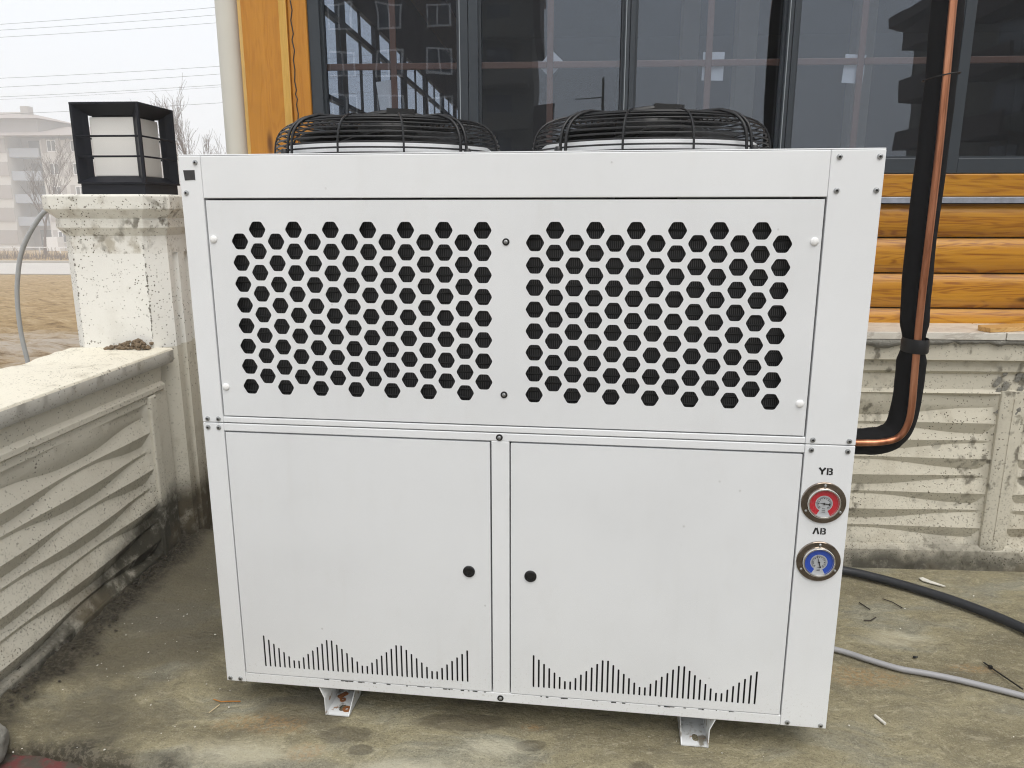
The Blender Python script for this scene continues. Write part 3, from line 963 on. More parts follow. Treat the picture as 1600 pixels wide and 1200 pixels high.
prof = [(YB + 0.03, 0.846), (YB - 0.030, 0.846), (YB - 0.032, 0.778), (YB - 0.006, 0.770), (YB - 0.008, 0.735), (YB + 0.006, 0.722), (YB + 0.004, 0.668), (YB - 0.006, 0.656), (YB, 0.650), (YB + 0.03, 0.650)]
mb.sweep(prof, -0.32, 4.2)
mb.build('top_rail', MAT['wall_back'], pw, smooth=30.0)
mb = MB()
mb.sweep([(YB + 0.03, 0.088), (YB - 0.004, 0.086), (YB - 0.018, 0.070), (YB - 0.022, 0.030), (YB - 0.030, -0.05), (YB + 0.03, -0.05)], -0.32, 4.2)
mb.build('base_rail', MAT['wall_back'], pw, smooth=30.0)
mb = MB(); mb.box(-0.32, 4.2, YB + 0.028, 1.20, -0.3, 0.846)
mb.build('core', MAT['wall_back'], pw)
xj = [-0.33, 0.36, 1.05, 1.70, 2.353, 3.02, 3.7, 4.2]
for a, b in zip(xj, xj[1:]):
    mb = MB(); mb.box(a + 0.0015, b - 0.0015, 0.905 + random.uniform(-0.002, 0.002), 1.18, 0.8505, 0.8755)
    mb.build('marble_slab', MAT['marble'], pw, bevel=0.002)
# squeezed-out mortar under the slabs: a ragged bead
mb = MB()
rows = []
M = 420
for k in range(M + 1):
    x_ = -0.3 + 4.4 * k / M
    d = 0.012 + 0.030 * max(0.0, fbm(x_ * 4.3 + 3, 0, 0, 4) + 0.25) + 0.006 * fbm(x_ * 40, 0, 0, 3)
    d = max(0.004, d)
    bl = 0.010 + 0.22 * d
    rows.append([(x_, 0.935, 0.8504), (x_, 0.922 - bl, 0.849), (x_, 0.922 - bl * 0.9, 0.8505 - d * 0.7), (x_, 0.9215, 0.8505 - d)])
for r_ in rows:
    mb.v += r_
for k in range(M):
    for j in range(3):
        a = k * 4 + j
        mb.f.append((a, a + 1, a + 5, a + 4)); mb.mi.append(0)
mb.build('mortar_bead', MAT['mortar'], pw, fix=False, smooth=True)
mb = MB()
for k in range(20):
    x_ = 2.43 + random.gauss(0, 0.05); z_ = random.choice((0.66, 0.70, 0.745, 0.52, 0.60)) + random.gauss(0, 0.015)
    yv = YB - (0.015 if abs(x_ - 2.433) < 0.04 and z_ < 0.65 else 0.001)
    i0 = len(mb.v)
    mb.lump((x_, 0, z_), random.uniform(0.006, 0.012), random.uniform(0.8, 2.2), 0.4)
    mb.v[i0:] = [(p[0] + 0.35 * (p[2] - z_), yv + p[1] * 0.22, p[2]) for p in mb.v[i0:]]
mb.build('mortar_splash', MAT['mortar'], pw)['kind'] = 'stuff'

# =================================================================== TIMBER AND GLASS BUILDING
bld = thing('timber_pavilion', 'honey stained log clad building with dark framed glazing behind the unit', 'building', (2.5, 4.0, 0.0))
YS = 1.148     # face of the siding
def log_profile(z0, z1):
    h = z1 - z0
    p = []
    for k in range(9):
        u = k / 8
        z_ = z0 + 0.004 + (h - 0.006) * u
        p.append((YS - 0.020 * (1 - abs(2 * u - 1) ** 3.0), z_))
    return [(YS + 0.03, z0 + 0.001)] + p + [(YS + 0.03, z1 - 0.001)]
zl = [0.800, 0.927, 1.0535, 1.180, 1.3005]
cuts = [-0.10, 1.05, 2.95, 4.3]
for i, (a, b) in enumerate(zip(zl, zl[1:])):
    for (x0, x1) in ((-0.10, 1.35 + 0.3 * (i % 2)), (1.352 + 0.3 * (i % 2), 4.4)):
        mb = MB(); mb.sweep(log_profile(a, b), x0, x1)
        mb.build('log_board', MAT['logs'], bld, smooth=40.0)
mb = MB()
mb.sweep([(YS + 0.03, 1.322), (YS - 0.030, 1.322), (YS - 0.032, 1.320), (YS - 0.032, 1.3015), (YS - 0.030, 1.3015), (YS - 0.030, 1.318), (YS + 0.03, 1.318)], -0.10, 4.4)
mb.build('flashing', MAT['galv'], bld)
mb = MB(); mb.box(-0.04, 4.4, YS - 0.006, YS + 0.06, 1.3235, 1.4015)
mb.build('sill_board', MAT['logs'], bld, bevel=0.004)
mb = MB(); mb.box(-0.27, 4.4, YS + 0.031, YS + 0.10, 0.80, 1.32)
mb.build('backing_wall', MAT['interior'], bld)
# corner post: planed plank with paler arrised edges, dark split, second plank
def chplank(x0, x1, yf, yb, ch, z0, z1):
    mb = MB()
    P = [(x0, yf + ch), (x0 + ch, yf), (x1 - ch, yf), (x1, yf + ch), (x1, yb), (x0, yb)]
    mb.prism(P, z0, z1)
    mb.mi = [1, 0, 1, 0, 0, 0, 0, 0]
    return mb
chplank(-0.292, -0.118, YS - 0.045, YS + 0.05, 0.020, 0.876, 3.0).build('corner_plank', [MAT['post'], MAT['postedge']], bld)
mb = MB(); mb.box(-0.1175, -0.050, YS - 0.014, YS + 0.05, 1.40, 3.0)
mb.build('jamb_plank', MAT['post'], bld, bevel=0.004)
mb = MB()
z_ = 1.36
pts = []
k = 0
while z_ < 2.98:
    pts.append((-0.104 + random.uniform(-0.002, 0.002) + (0.004 if k % 2 else 0), YS - 0.0145, z_))
    z_ += random.uniform(0.012, 0.045); k += 1
mb.tube(pts, 0.0022, 5)
mb.build('split', MAT['recess'], bld)
mb = MB(); mb.box(-0.10, 4.4, YS + 0.05, YS + 0.12, 2.62, 3.0)
mb.build('head_beam', MAT['logs'], bld)
# downpipe
mb = MB()
mb.lathe([(0.047, 0), (0.047, 2.2)], (-0.345, YS + 0.03, 0.8), n=28, caps=(True, True))
mb.lathe([(0.052, 0), (0.052, 0.06)], (-0.345, YS + 0.03, 1.0), n=28, caps=(True, True))
mb.build('downpipe', MAT['downpipe'], bld, smooth=40.0)

# front glazing
YG = 1.195
MULL = [(-0.050, -0.008), (0.485, 0.556), (1.066, 1.106), (1.620, 1.660), (2.165, 2.240), (2.765, 2.805), (3.30, 3.37)]
FT, FB0, FB1 = 2.62, 1.4025, 1.455
BARS = [0.2409, 0.8087, 1.3697, 1.8959, 2.51, 3.06]
for i in range(6):
    x0, x1 = MULL[i][1], MULL[i + 1][0]
    g0 = MULL[i][0] if i == 0 else (MULL[i][0] + MULL[i][1]) / 2 + 0.0006
    g1 = (MULL[i + 1][0] + MULL[i + 1][1]) / 2 - 0.0006
    mb = MB()
    mb.box(g0, x0, YG - 0.05, YG + 0.03, FB0, FT)
    mb.box(x1, g1, YG - 0.05, YG + 0.03, FB0, FT)
    mb.box(x0, x1, YG - 0.05, YG + 0.03, FB0, FB1)
    mb.box(x0, x1, YG - 0.05, YG + 0.03, FT - 0.05, FT)
    fr = mb.build('window', MAT['frame'], bld, bevel=0.0025)
    # stepped glazing bead
    mb = MB()
    b = 0.008
    mb.box(x0, x0 + b, YG - 0.030, YG - 0.010, FB1, FT - 0.05)
    mb.box(x1 - b, x1, YG - 0.030, YG - 0.010, FB1, FT - 0.05)
    mb.box(x0 + b, x1 - b, YG - 0.030, YG - 0.010, FB1, FB1 + b)
    mb.build('bead', MAT['frame'], fr)
    mb = MB(); mb.box(x1 + 0.004, x1 + 0.007, YG - 0.0525, YG - 0.045, FB0 + 0.01, FT)
    mb.build('gasket', MAT['seal'], fr)
    mb = MB(); mb.box(x0 - 0.002, x1 + 0.002, YG - 0.002, YG + 0.003, FB1 - 0.002, FT - 0.048)
    mb.build('pane', MAT['glass'], fr)
    mb = MB(); mb.box(BARS[i] - 0.0115, BARS[i] + 0.0115, YG + 0.006, YG + 0.014, FB1, FT - 0.05)
    mb.build('glazing_bar', MAT['bar'], fr, bevel=0.003)
    zb = 1.786
    mb = MB(); mb.box(x0, BARS[i] - 0.0117, YG + 0.006, YG + 0.014, zb - 0.0115, zb + 0.0115)
    mb.box(BARS[i] + 0.0117, x1, YG + 0.006, YG + 0.014, zb - 0.0115, zb + 0.0115)
    mb.build('glazing_bar', MAT['bar'], fr, bevel=0.003)
def paper(fr_x, cx, cz, w_, h_, ang):
    fr = [o for o in bld.children if o.name.startswith('window')][fr_x]
    mb = MB()
    mb.obox((cx, YG + 0.018, cz), (math.cos(ang), 0, math.sin(ang)), (0, 1, 0), (-math.sin(ang), 0, math.cos(ang)), w_ / 2, 0.0006, h_ / 2)
    mb.build('paper_label', MAT['paper'], fr)
paper(0, 0.208, 1.690, 0.062, 0.098, 0.12)
paper(1, 0.812, 1.790, 0.058, 0.072, -0.75)
paper(2, 1.388, 1.776, 0.075, 0.095, -0.02)
paper(3, 1.878, 1.762, 0.072, 0.095, -0.06)
paper(4, 2.52, 1.752, 0.07, 0.08, -0.3)

# left flank of the building: glazed too, seen through the front panes
XS = -0.16
flank = MB()
YM = [(1.225, 1.27), (1.93, 2.02), (2.62, 2.71), (3.37, 3.47), (4.18, 4.28), (5.0, 5.1), (5.8, 5.9), (6.6, 6.7)]
for i in range(len(YM) - 1):
    mb = MB()
    y0, y1 = YM[i][1], YM[i + 1][0]
    c0 = (YM[i][0] + YM[i][1]) / 2 + 0.0006 if i else YM[i][0]
    c1 = (YM[i + 1][0] + YM[i + 1][1]) / 2 - 0.0006
    mb.box(XS - 0.012, XS + 0.012, c0, y0, 1.40, 2.62)
    mb.box(XS - 0.012, XS + 0.012, y1, c1, 1.40, 2.62)
    for (a, b) in ((1.40, 1.45), (1.745, 1.765), (2.095, 2.120), (2.235, 2.62)):
        mb.box(XS - 0.012, XS + 0.012, y0, y1, a, b)
    ymid = (y0 + y1) / 2
    for (a, b) in ((1.45, 1.745), (1.765, 2.095), (2.120, 2.235)):
        mb.box(XS - 0.005, XS + 0.005, ymid - 0.011, ymid + 0.011, a, b)
    fr = mb.build('window', MAT['frame'], bld)
    mb = MB(); mb.box(XS + 0.006, XS + 0.009, y0, y1, 1.45, 2.235)
    mb.build('pane', MAT['glass'], fr)
mb = MB(); mb.box(XS - 0.03, XS + 0.03, 1.225, 6.7, 0.80, 1.40); mb.box(XS - 0.03, XS + 0.03, 1.225, 6.7, 2.62, 3.0)
mb.build('flank_wall', MAT['logs'], bld)
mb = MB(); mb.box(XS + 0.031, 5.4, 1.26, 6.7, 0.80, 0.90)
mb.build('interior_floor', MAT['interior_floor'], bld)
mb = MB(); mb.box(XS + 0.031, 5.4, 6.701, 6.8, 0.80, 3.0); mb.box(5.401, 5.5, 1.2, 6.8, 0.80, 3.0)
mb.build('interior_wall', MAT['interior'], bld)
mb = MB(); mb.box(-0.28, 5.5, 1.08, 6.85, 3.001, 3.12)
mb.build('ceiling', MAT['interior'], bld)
mb = MB(); mb.box(-0.36, 5.8, 0.98, 7.1, 3.121, 3.25)
mb.build('roof', MAT['broof'], bld)
for (x_, y_) in ((1.62, 3.3), (1.80, 2.6), (2.50, 2.9)):
    mb = MB(); mb.box(x_ - 0.05, x_ + 0.05, y_ - 0.05, y_ + 0.05, 0.90, 3.0)
    mb.build('column', MAT['cream_col'], bld, bevel=0.004)

# =================================================================== WHITE CONDENSING UNIT
YAW = R(-3.8)
unit = thing('condensing_unit', 'white sheet metal twin fan condensing unit with honeycomb vents and two doors', 'condenser', (0, 0, 0))
unit.rotation_euler = (0, 0, YAW)
ZO = 0.08
UW, UH, UD = 1.5, 1.3186, 0.80
def ub(x0, x1, y0, y1, z0, z1, mb=None):
    mb = mb or MB()
    return mb.box(x0, x1, y0, y1, z0 + ZO, z1 + ZO)
# carcass
ub(0.002, UW - 0.002, UD - 0.004, UD, 0.0, UH - 0.003).build('back_panel', MAT['white'], unit)
ub(0.0, 0.0015, 0.0485, UD - 0.0045, 0.0, UH - 0.003).build('side_panel', MAT['white'], unit)
ub(UW - 0.0015, UW, 0.0485, UD - 0.0045, 0.0, UH - 0.003).build('side_panel', MAT['white'], unit)
ub(0.003, UW - 0.003, 0.047, UD - 0.0045, 0.001, 0.004).build('base_pan', MAT['white'], unit)
ub(0.0, UW, 0.0025, UD, UH - 0.0025, UH).build('top_plate', MAT['white'], unit, bevel=0.0008)
ub(0.056, 1.388, 0.030, 0.034, 0.03, 0.676).build('shade_sheet', MAT['shade_tubes'], unit)  # black sheet that paints the shade seen through the door slots
# frame of folded sheet
def fold(name, x0, x1, z0, z1, y0=0.0, d=0.046, mat='white', bev=0.0018):
    return ub(x0, x1, y0, y0 + d, z0, z1).build(name, MAT[mat], unit, bevel=bev, seg=3)
fold('corner_post', 0.0, 0.052, 0.7012, UH - 0.0032)
fold('corner_post', 0.0, 0.052, 0.0, 0.6995)
fold('corner_post', 1.3955, 1.5, 0.7012, UH - 0.0032)
fold('corner_post', 1.3955, 1.5, 0.0, 0.6995)
fold('top_rail', 0.0524, 1.3951, 1.2238, UH - 0.0034, 0.0004)
fold('middle_rail', 0.0524, 1.3951, 0.7016, 0.7155, 0.0004)
fold('middle_rail', 0.0524, 1.3951, 0.6805, 0.6991, 0.0004)
fold('bottom_rail', 0.0524, 1.3951, 0.0004, 0.0265, 0.0004)
fold('centre_post', 0.7025, 0.7445, 0.0268, 0.6802, 0.0004)
# honeycomb vent panel
holes = []
for i in range(14):
    x_ = 0.1298 + 0.04280 * i
    for j in range(8):
        holes.append(rhex(x_, (1.1287 if i % 2 == 0 else 1.1551) - 0.0481 * j, 0.0206))
for i in range(13):
    x_ = 0.8006 + 0.04285 * i
    for j in range(8):
        holes.append(rhex(x_, (1.1290 if i % 2 == 0 else 1.1557) - 0.0481 * j, 0.0206))
vp = plate((0.0563, 1.3912, 0.7189, 1.2195), holes, 0.0012, 0.0032, (0, 0, ZO)).build('vent_panel', MAT['door'], unit, fix=False)
# folded rim of that panel
mb = MB()
for (a, b, c_, d) in ((0.0563, 1.3912, 1.2180, 1.2195), (0.0563, 1.3912, 0.7189, 0.7204), (0.0563, 0.0578, 0.7204, 1.2180), (1.3897, 1.3912, 0.7204, 1.2180)):
    ub(a, b, 0.0033, 0.022, c_, d, mb)
mb.build('rim', MAT['door'], vp)
# coils behind the vents
for (a, b) in ((0.085, 0.715), (0.770, 1.36)):
    co = ub(a, b, 0.026, 0.075, 0.745, 1.19).build('condenser_coil', MAT['fins'], unit)
    mb = MB()
    for k in range(22):
        zz = 0.756 + 0.02 * k
        mb.tube([(a, 0.0255, zz + ZO), (b, 0.0255, zz + ZO)], 0.0026, 5)
    mb.build('tubes', MAT['shade_tubes'], co)
mb = ub(0.054, 1.394, 0.080, 0.083, 0.72, 1.222)
mb.build('shade_sheet', MAT['shade_tubes'], unit)  # black sheet behind the coils, painted in place of shade
# doors with slots
for (d0, d1, s0, lock) in ((0.0560, 0.6990, 0.1106, (0.6466, 0.3514)), (0.7480, 1.3915, 0.8039, (0.7951, 0.3485))):
    hs = []
    for i in range(42):
        m14 = i % 14
        top = 0.139 - 0.01075 * m14 if m14 < 7 else 0.0745 + 0.01075 * (m14 - 7)
        hs.append(rslot(s0 + 0.01289 * i, 0.050, top, 0.00225))
    dr = plate((d0, d1, 0.0293, 0.6765), hs, -0.0006, 0.0014, (0, 0, ZO)).build('door', MAT['door'], unit, fix=False)
    mb = MB()
    for (a, b, c_, d) in ((d0, d1, 0.6750, 0.6765), (d0, d1, 0.0293, 0.0308), (d0, d0 + 0.0015, 0.0308, 0.6750), (d1 - 0.0015, d1, 0.0308, 0.6750)):
        ub(a, b, 0.0016, 0.022, c_, d, mb)
    mb.build('rim', MAT['door'], dr)
    mb = MB()
    c_ = (lock[0], -0.0006, lock[1] + ZO)
    mb.lathe([(0.0145, 0), (0.0145, 0.0022), (0.0132, 0.0034), (0.0098, 0.0036), (0.0090, 0.0012)], c_, 'y', 28)
    mb.lathe([(0.0090, 0.0012), (0.0001, 0.0012)], c_, 'y', 28)
    mb.box(c_[0] - 0.0016, c_[0] + 0.0016, c_[1] - 0.0030, c_[1] - 0.0010, c_[2] - 0.004, c_[2] + 0.004)
    mb.build('lock', MAT['black_plastic'], dr, smooth=40.0)
mb = MB()
for k in range(46):
    x_ = random.choice((random.uniform(0.25, 0.69), random.uniform(0.80, 1.30)))
    w_ = random.uniform(0.001, 0.006)
    mb.box(x_ - w_, x_ + w_, -0.0001, 0.0006, 0.0262 - random.uniform(0.0004, 0.0022) + ZO, 0.0266 + ZO)
mb.build('paint_chips', MAT['tape_dark'], unit)['kind'] = 'stuff'
# screws
def screw_mesh(r, hh, mat1, mat2, washer=0.0):
    mb = MB()
    if washer:
        mb.cur = 1
        mb.lathe([(washer, 0), (washer, 0.0015), (r, 0.0018)], (0, 0, 0), 'y', 20)
    mb.cur = 0
    mb.lathe([(r, 0), (r, hh * 0.35), (r * 0.86, hh * 0.8), (r * 0.42, hh)], (0, 0, 0), 'y', 18)
    mb.cur = 1 if not washer else 0
    mb.lathe([(r * 0.42, hh), (r * 0.38, hh * 0.6), (0.0001, hh * 0.6)], (0, 0, 0), 'y', 18)
    return mb.build('screw', [mat1, mat2], unit, smooth=40.0, local=True, origin=(0, 0, 0))
SC = [(0.0400, 1.3012), (0.0125, 1.2356), (1.4117, 1.3018), (1.4885, 1.3016), (1.4116, 1.2362), (1.4880, 1.2364), (0.0135, 0.7098), (0.0408, 0.7100), (0.0128, 0.6884), (0.0398, 0.6884), (1.4101, 0.7105), (1.4859, 0.7105), (1.4089, 0.6878), (1.4849, 0.6875), (0.0100, 0.0086), (0.0378, 0.0088), (1.4108, 0.0094), (1.4870, 0.0078)]
s0 = screw_mesh(0.0058, 0.0034, MAT['screw'], MAT['recess'])
s0.location = (SC[0][0], 0.0, SC[0][1] + ZO)
for (x_, z_) in SC[1:]:
    clone(s0, 'screw', unit, (x_, 0.0, z_ + ZO)).rotation_euler = (0, random.uniform(0, 6), 0)
b0 = screw_mesh(0.0046, 0.0045, MAT['screw'], MAT['black_plastic'], 0.0078)
BS = [(0.7375, 1.1309, 0.0012), (0.7324, 0.7905, 0.0012), (0.7215, 0.6895, 0.0004), (0.7216, 0.0125, 0.0004)]
b0.location = (BS[0][0], BS[0][2], BS[0][1] + ZO)
for (x_, z_, y_) in BS[1:]:
    clone(b0, 'screw', unit, (x_, y_, z_ + ZO))
c0 = None
for (x_, z_) in ((0.0674, 1.1333), (0.0667, 0.7894), (1.3780, 1.1347), (1.3768, 0.7905)):
    if c0 is None:
        mb = MB(); mb.lathe([(0.0086, 0), (0.0084, 0.0016), (0.0070, 0.0034), (0.0040, 0.0044), (0.0001, 0.0047)], (0, 0, 0), 'y', 22)
        c0 = mb.build('screw_cap', MAT['cap_white'], unit, smooth=True, local=True, origin=(0, 0, 0))
        c0.location = (x_, 0.0012, z_ + ZO)
    else:
        clone(c0, 'screw_cap', unit, (x_, 0.0012, z_ + ZO))
# dark sticker in the top left corner
mb = MB()
i = len(mb.v)
P = [(0.0098, 1.2848), (0.0368, 1.2850), (0.0368, 1.2628), (0.0345, 1.2640), (0.0120, 1.2626)]
mb.prism([(p[0], p[1]) for p in P], 0, 0.0005)
mb.v = [(a, -b - 0.0002, c_ + ZO) for a, c_, b in mb.v]
mb.build('sticker', MAT['tape_dark'], unit)
# stencilled letters
def strokes(L, cx, cz, s_):
    mb = MB()
    def st(a, b, w_):
        a = Vector((cx + a[0] * s_, 0, cz + a[1] * s_)); b = Vector((cx + b[0] * s_, 0, cz + b[1] * s_))
        d = (b - a); l = d.length; d.normalize()
        mb.obox((a + b) / 2 + Vector((0, -0.0003, ZO)), d, (0, 1, 0), d.cross(Vector((0, 1, 0))), l / 2, 0.0003, w_ * s_ / 2)
    for a, b, w_ in L:
        st(a, b, w_)
    return mb
Yl = [((-0.42, 0.5), (-0.04, 0.02), 0.26), ((0.42, 0.5), (0.04, 0.02), 0.26), ((0, 0.06), (0, -0.5), 0.26)]
Bl = [((-0.30, 0.5), (-0.30, -0.5), 0.22), ((-0.12, 0.42), (0.22, 0.42), 0.17), ((-0.12, 0.02), (0.26, 0.02), 0.16), ((-0.12, -0.42), (0.24, -0.42), 0.17), ((0.25, 0.44), (0.27, 0.06), 0.22), ((0.29, -0.02), (0.29, -0.44), 0.22)]
Al = [((-0.38, -0.5), (-0.06, 0.5), 0.25), ((0.38, -0.5), (0.06, 0.5), 0.25)]
strokes(Yl, 1.4360, 0.6405, 0.0155).build('letter', MAT['print_black'], unit)
strokes(Bl, 1.4520, 0.6400, 0.0155).build('letter', MAT['print_black'], unit)
strokes(Al, 1.4350, 0.4998, 0.0148).build('letter', MAT['print_black'], unit)
strokes(Bl, 1.4500, 0.4996, 0.0148).build('letter', MAT['print_black'], unit)

# gauges
def gauge(cx, cz, ringmat, ang, label):
    c_ = (cx, 0.0, cz + ZO)
    mb = MB()
    mb.lathe([(0.0478, 0.0), (0.0478, 0.0028), (0.0465, 0.0040), (0.0362, 0.0045)], c_, 'y', 56)
    mb.cur = 1
    mb.lathe([(0.0362, 0.0045), (0.0357, 0.0100), (0.0342, 0.0118), (0.0318, 0.0118), (0.0306, 0.0100), (0.0306, 0.0060)], c_, 'y', 56)
    g = mb.build('gauge', [MAT['steel'], MAT['chrome']], unit, smooth=35.0)
    g['label'] = label
    mb = MB(); mb.lathe([(0.0306, 0.0062), (0.0001, 0.0062)], c_, 'y', 48)
    mb.build('dial', MAT['dial_white'], g)
    def arc(r0, r1, a0, a1, h, n=40):
        mb = MB()
        for k in range(n + 1):
            a = a0 + (a1 - a0) * k / n
            for r_ in (r0, r1):
                mb.v.append((cx + r_ * math.cos(a), -h, cz + ZO + r_ * math.sin(a)))
        for k in range(n):
            mb.f.append((2 * k, 2 * k + 1, 2 * k + 3, 2 * k + 2)); mb.mi.append(0)
        return mb
    arc(0.0185, 0.0302, R(-62), R(242), 0.0065).build('scale_band', MAT[ringmat], g)
    mb = MB()
    for k in range(31):
        a = R(-50) + R(280) * k / 30
        l = 0.0035 if k % 5 else 0.006
        r_ = 0.0165 - l / 2
        d = Vector((math.cos(a), 0, math.sin(a)))
        mb.obox((cx + d.x * r_, -0.00665, cz + ZO + d.z * r_), d, (0, 1, 0), d.cross(Vector((0, 1, 0))), l / 2, 0.0001, 0.00035)
    for k in range(13):
        a = R(-40) + R(260) * k / 12
        d = Vector((math.cos(a), 0, math.sin(a)))
        mb.obox((cx + d.x * 0.0118, -0.00665, cz + ZO + d.z * 0.0118), (1, 0, 0), (0, 1, 0), (0, 0, 1), 0.0010, 0.0001, 0.0006)
    for zz in (-0.012, -0.0165, -0.020):
        mb.obox((cx, -0.00665, cz + ZO + zz), (1, 0, 0), (0, 1, 0), (0, 0, 1), 0.0035, 0.0001, 0.0005)
    mb.build('scale_marks', MAT['print_black'], g)
    mb = MB()
    a = R(ang)
    d = Vector((math.cos(a), 0, math.sin(a)))
    n_ = d.cross(Vector((0, 1, 0)))
    cc = Vector((cx, -0.0078, cz + ZO))
    i = len(mb.v)
    for P in (cc + d * 0.0225, cc + n_ * 0.0009, cc - d * 0.010 + n_ * 0.0012, cc - d * 0.0128 + n_ * 0.0022, cc - d * 0.0140, cc - d * 0.0128 - n_ * 0.0022, cc - d * 0.010 - n_ * 0.0012, cc - n_ * 0.0009):
        mb.v.append(tuple(P))
    mb.f.append(tuple(range(i, i + 8))); mb.mi.append(0)
    mb.lathe([(0.0022, 0.0070), (0.0022, 0.0088), (0.0001, 0.0090)], c_, 'y', 14)
    mb.build('needle', MAT['print_black'], g)
    mb = MB(); mb.lathe([(0.0304, 0.0098), (0.02, 0.0106), (0.01, 0.0110), (0.0001, 0.0111)], c_, 'y', 32)
    mb.build('glass', MAT['clear'], g, smooth=True)
    for sa in (90, 208, 332):
        mb = MB()
        mb.lathe([(0.0030, 0.0040), (0.0029, 0.0058), (0.0018, 0.0066), (0.0001, 0.0067)], (cx + 0.0412 * math.cos(R(sa)), 0, cz + ZO + 0.0412 * math.sin(R(sa))), 'y', 14)
        mb.build('screw', MAT['screw'], g, smooth=True)
gauge(1.4445, 0.5675, 'dial_red', 172, 'red banded pressure gauge under the letters YB')
gauge(1.4457, 0.4275, 'dial_blue', 107, 'blue banded pressure gauge under the letters AB')

# feet: open channels running under the unit
def foot(x0, x1, outer, rusty):
    y1 = UD - 0.03
    mb = plate((x0, x1, 0.002, y1), [rslot((x0 + x1) / 2 + 0.004, 0.018, 0.048, 0.0075)], 0.0, 0.003)
    mb.v = [(a, c_, b + 0.0005) for a, b, c_ in mb.v]
    ft = mb.build('foot', MAT['foot'], unit, local=True, origin=(0, 0, 0))
    xi = x1 if outer < 0 else x0
    xo = x0 if outer < 0 else x1
    mb = MB()
    # inner flange with raked front edge
    i = len(mb.v)
    th = 0.0025 * (-1 if xi > xo else 1)
    P = [(0.002, 0.0035), (0.115, 0.079), (y1, 0.079), (y1, 0.0035)]
    mb.v += [(xi, a, b) for a, b in P] + [(xi + th, a, b) for a, b in P]
    for j in range(4):
        mb.f.append((i + j, i + (j + 1) % 4, i + 4 + (j + 1) % 4, i + 4 + j)); mb.mi.append(0)
    mb.f += [(i, i + 1, i + 2, i + 3), (i + 7, i + 6, i + 5, i + 4)]; mb.mi += [0, 0]
    # outer flange, kinked outwards at the top
    i = len(mb.v)
    th = 0.0025 * (1 if xi > xo else -1)
    P = [(xo, 0.0035), (xo + 0.001 * outer, 0.050), (xo + 0.013 * outer, 0.079)]
    for yv in (0.002, y1):
        mb.v += [(a, yv, b) for a, b in P] + [(a + th, yv, b) for a, b in reversed(P)]
    for j in range(6):
        mb.f.append((i + j, i + (j + 1) % 6, i + 6 + (j + 1) % 6, i + 6 + j)); mb.mi.append(0)
    mb.f += [tuple(i + j for j in range(6)), tuple(i + 6 + j for j in reversed(range(6)))]; mb.mi += [0, 0]
    mb.build('flange', MAT['foot'], ft, local=True, origin=(0, 0, 0))
    if rusty:
        for (px, py, r_) in ((x1 - 0.014, 0.026, 0.0115), (x0 + 0.026, 0.062, 0.008)):
            mb = MB(); mb.lathe([(r_ * 0.38, 0.0), (r_, 0.0), (r_, 0.0025), (r_ * 0.38, 0.0025)], (px, py, 0.0037), 'z', 20)
            mb.build('washer', MAT['rust'], ft, local=True, origin=(0, 0, 0))
        mb = MB(); mb.obox((x0 + 0.020, 0.080, 0.006), (0.6, 0.8, 0), (-0.8, 0.6, 0), (0, 0, 1), 0.014, 0.006, 0.0022)
        mb.build('rust_flake', MAT['rust'], ft, local=True, origin=(0, 0, 0), bevel=0.001)
foot(0.2618, 0.3254, -1, True)
foot(1.1672, 1.2330, 1, False)

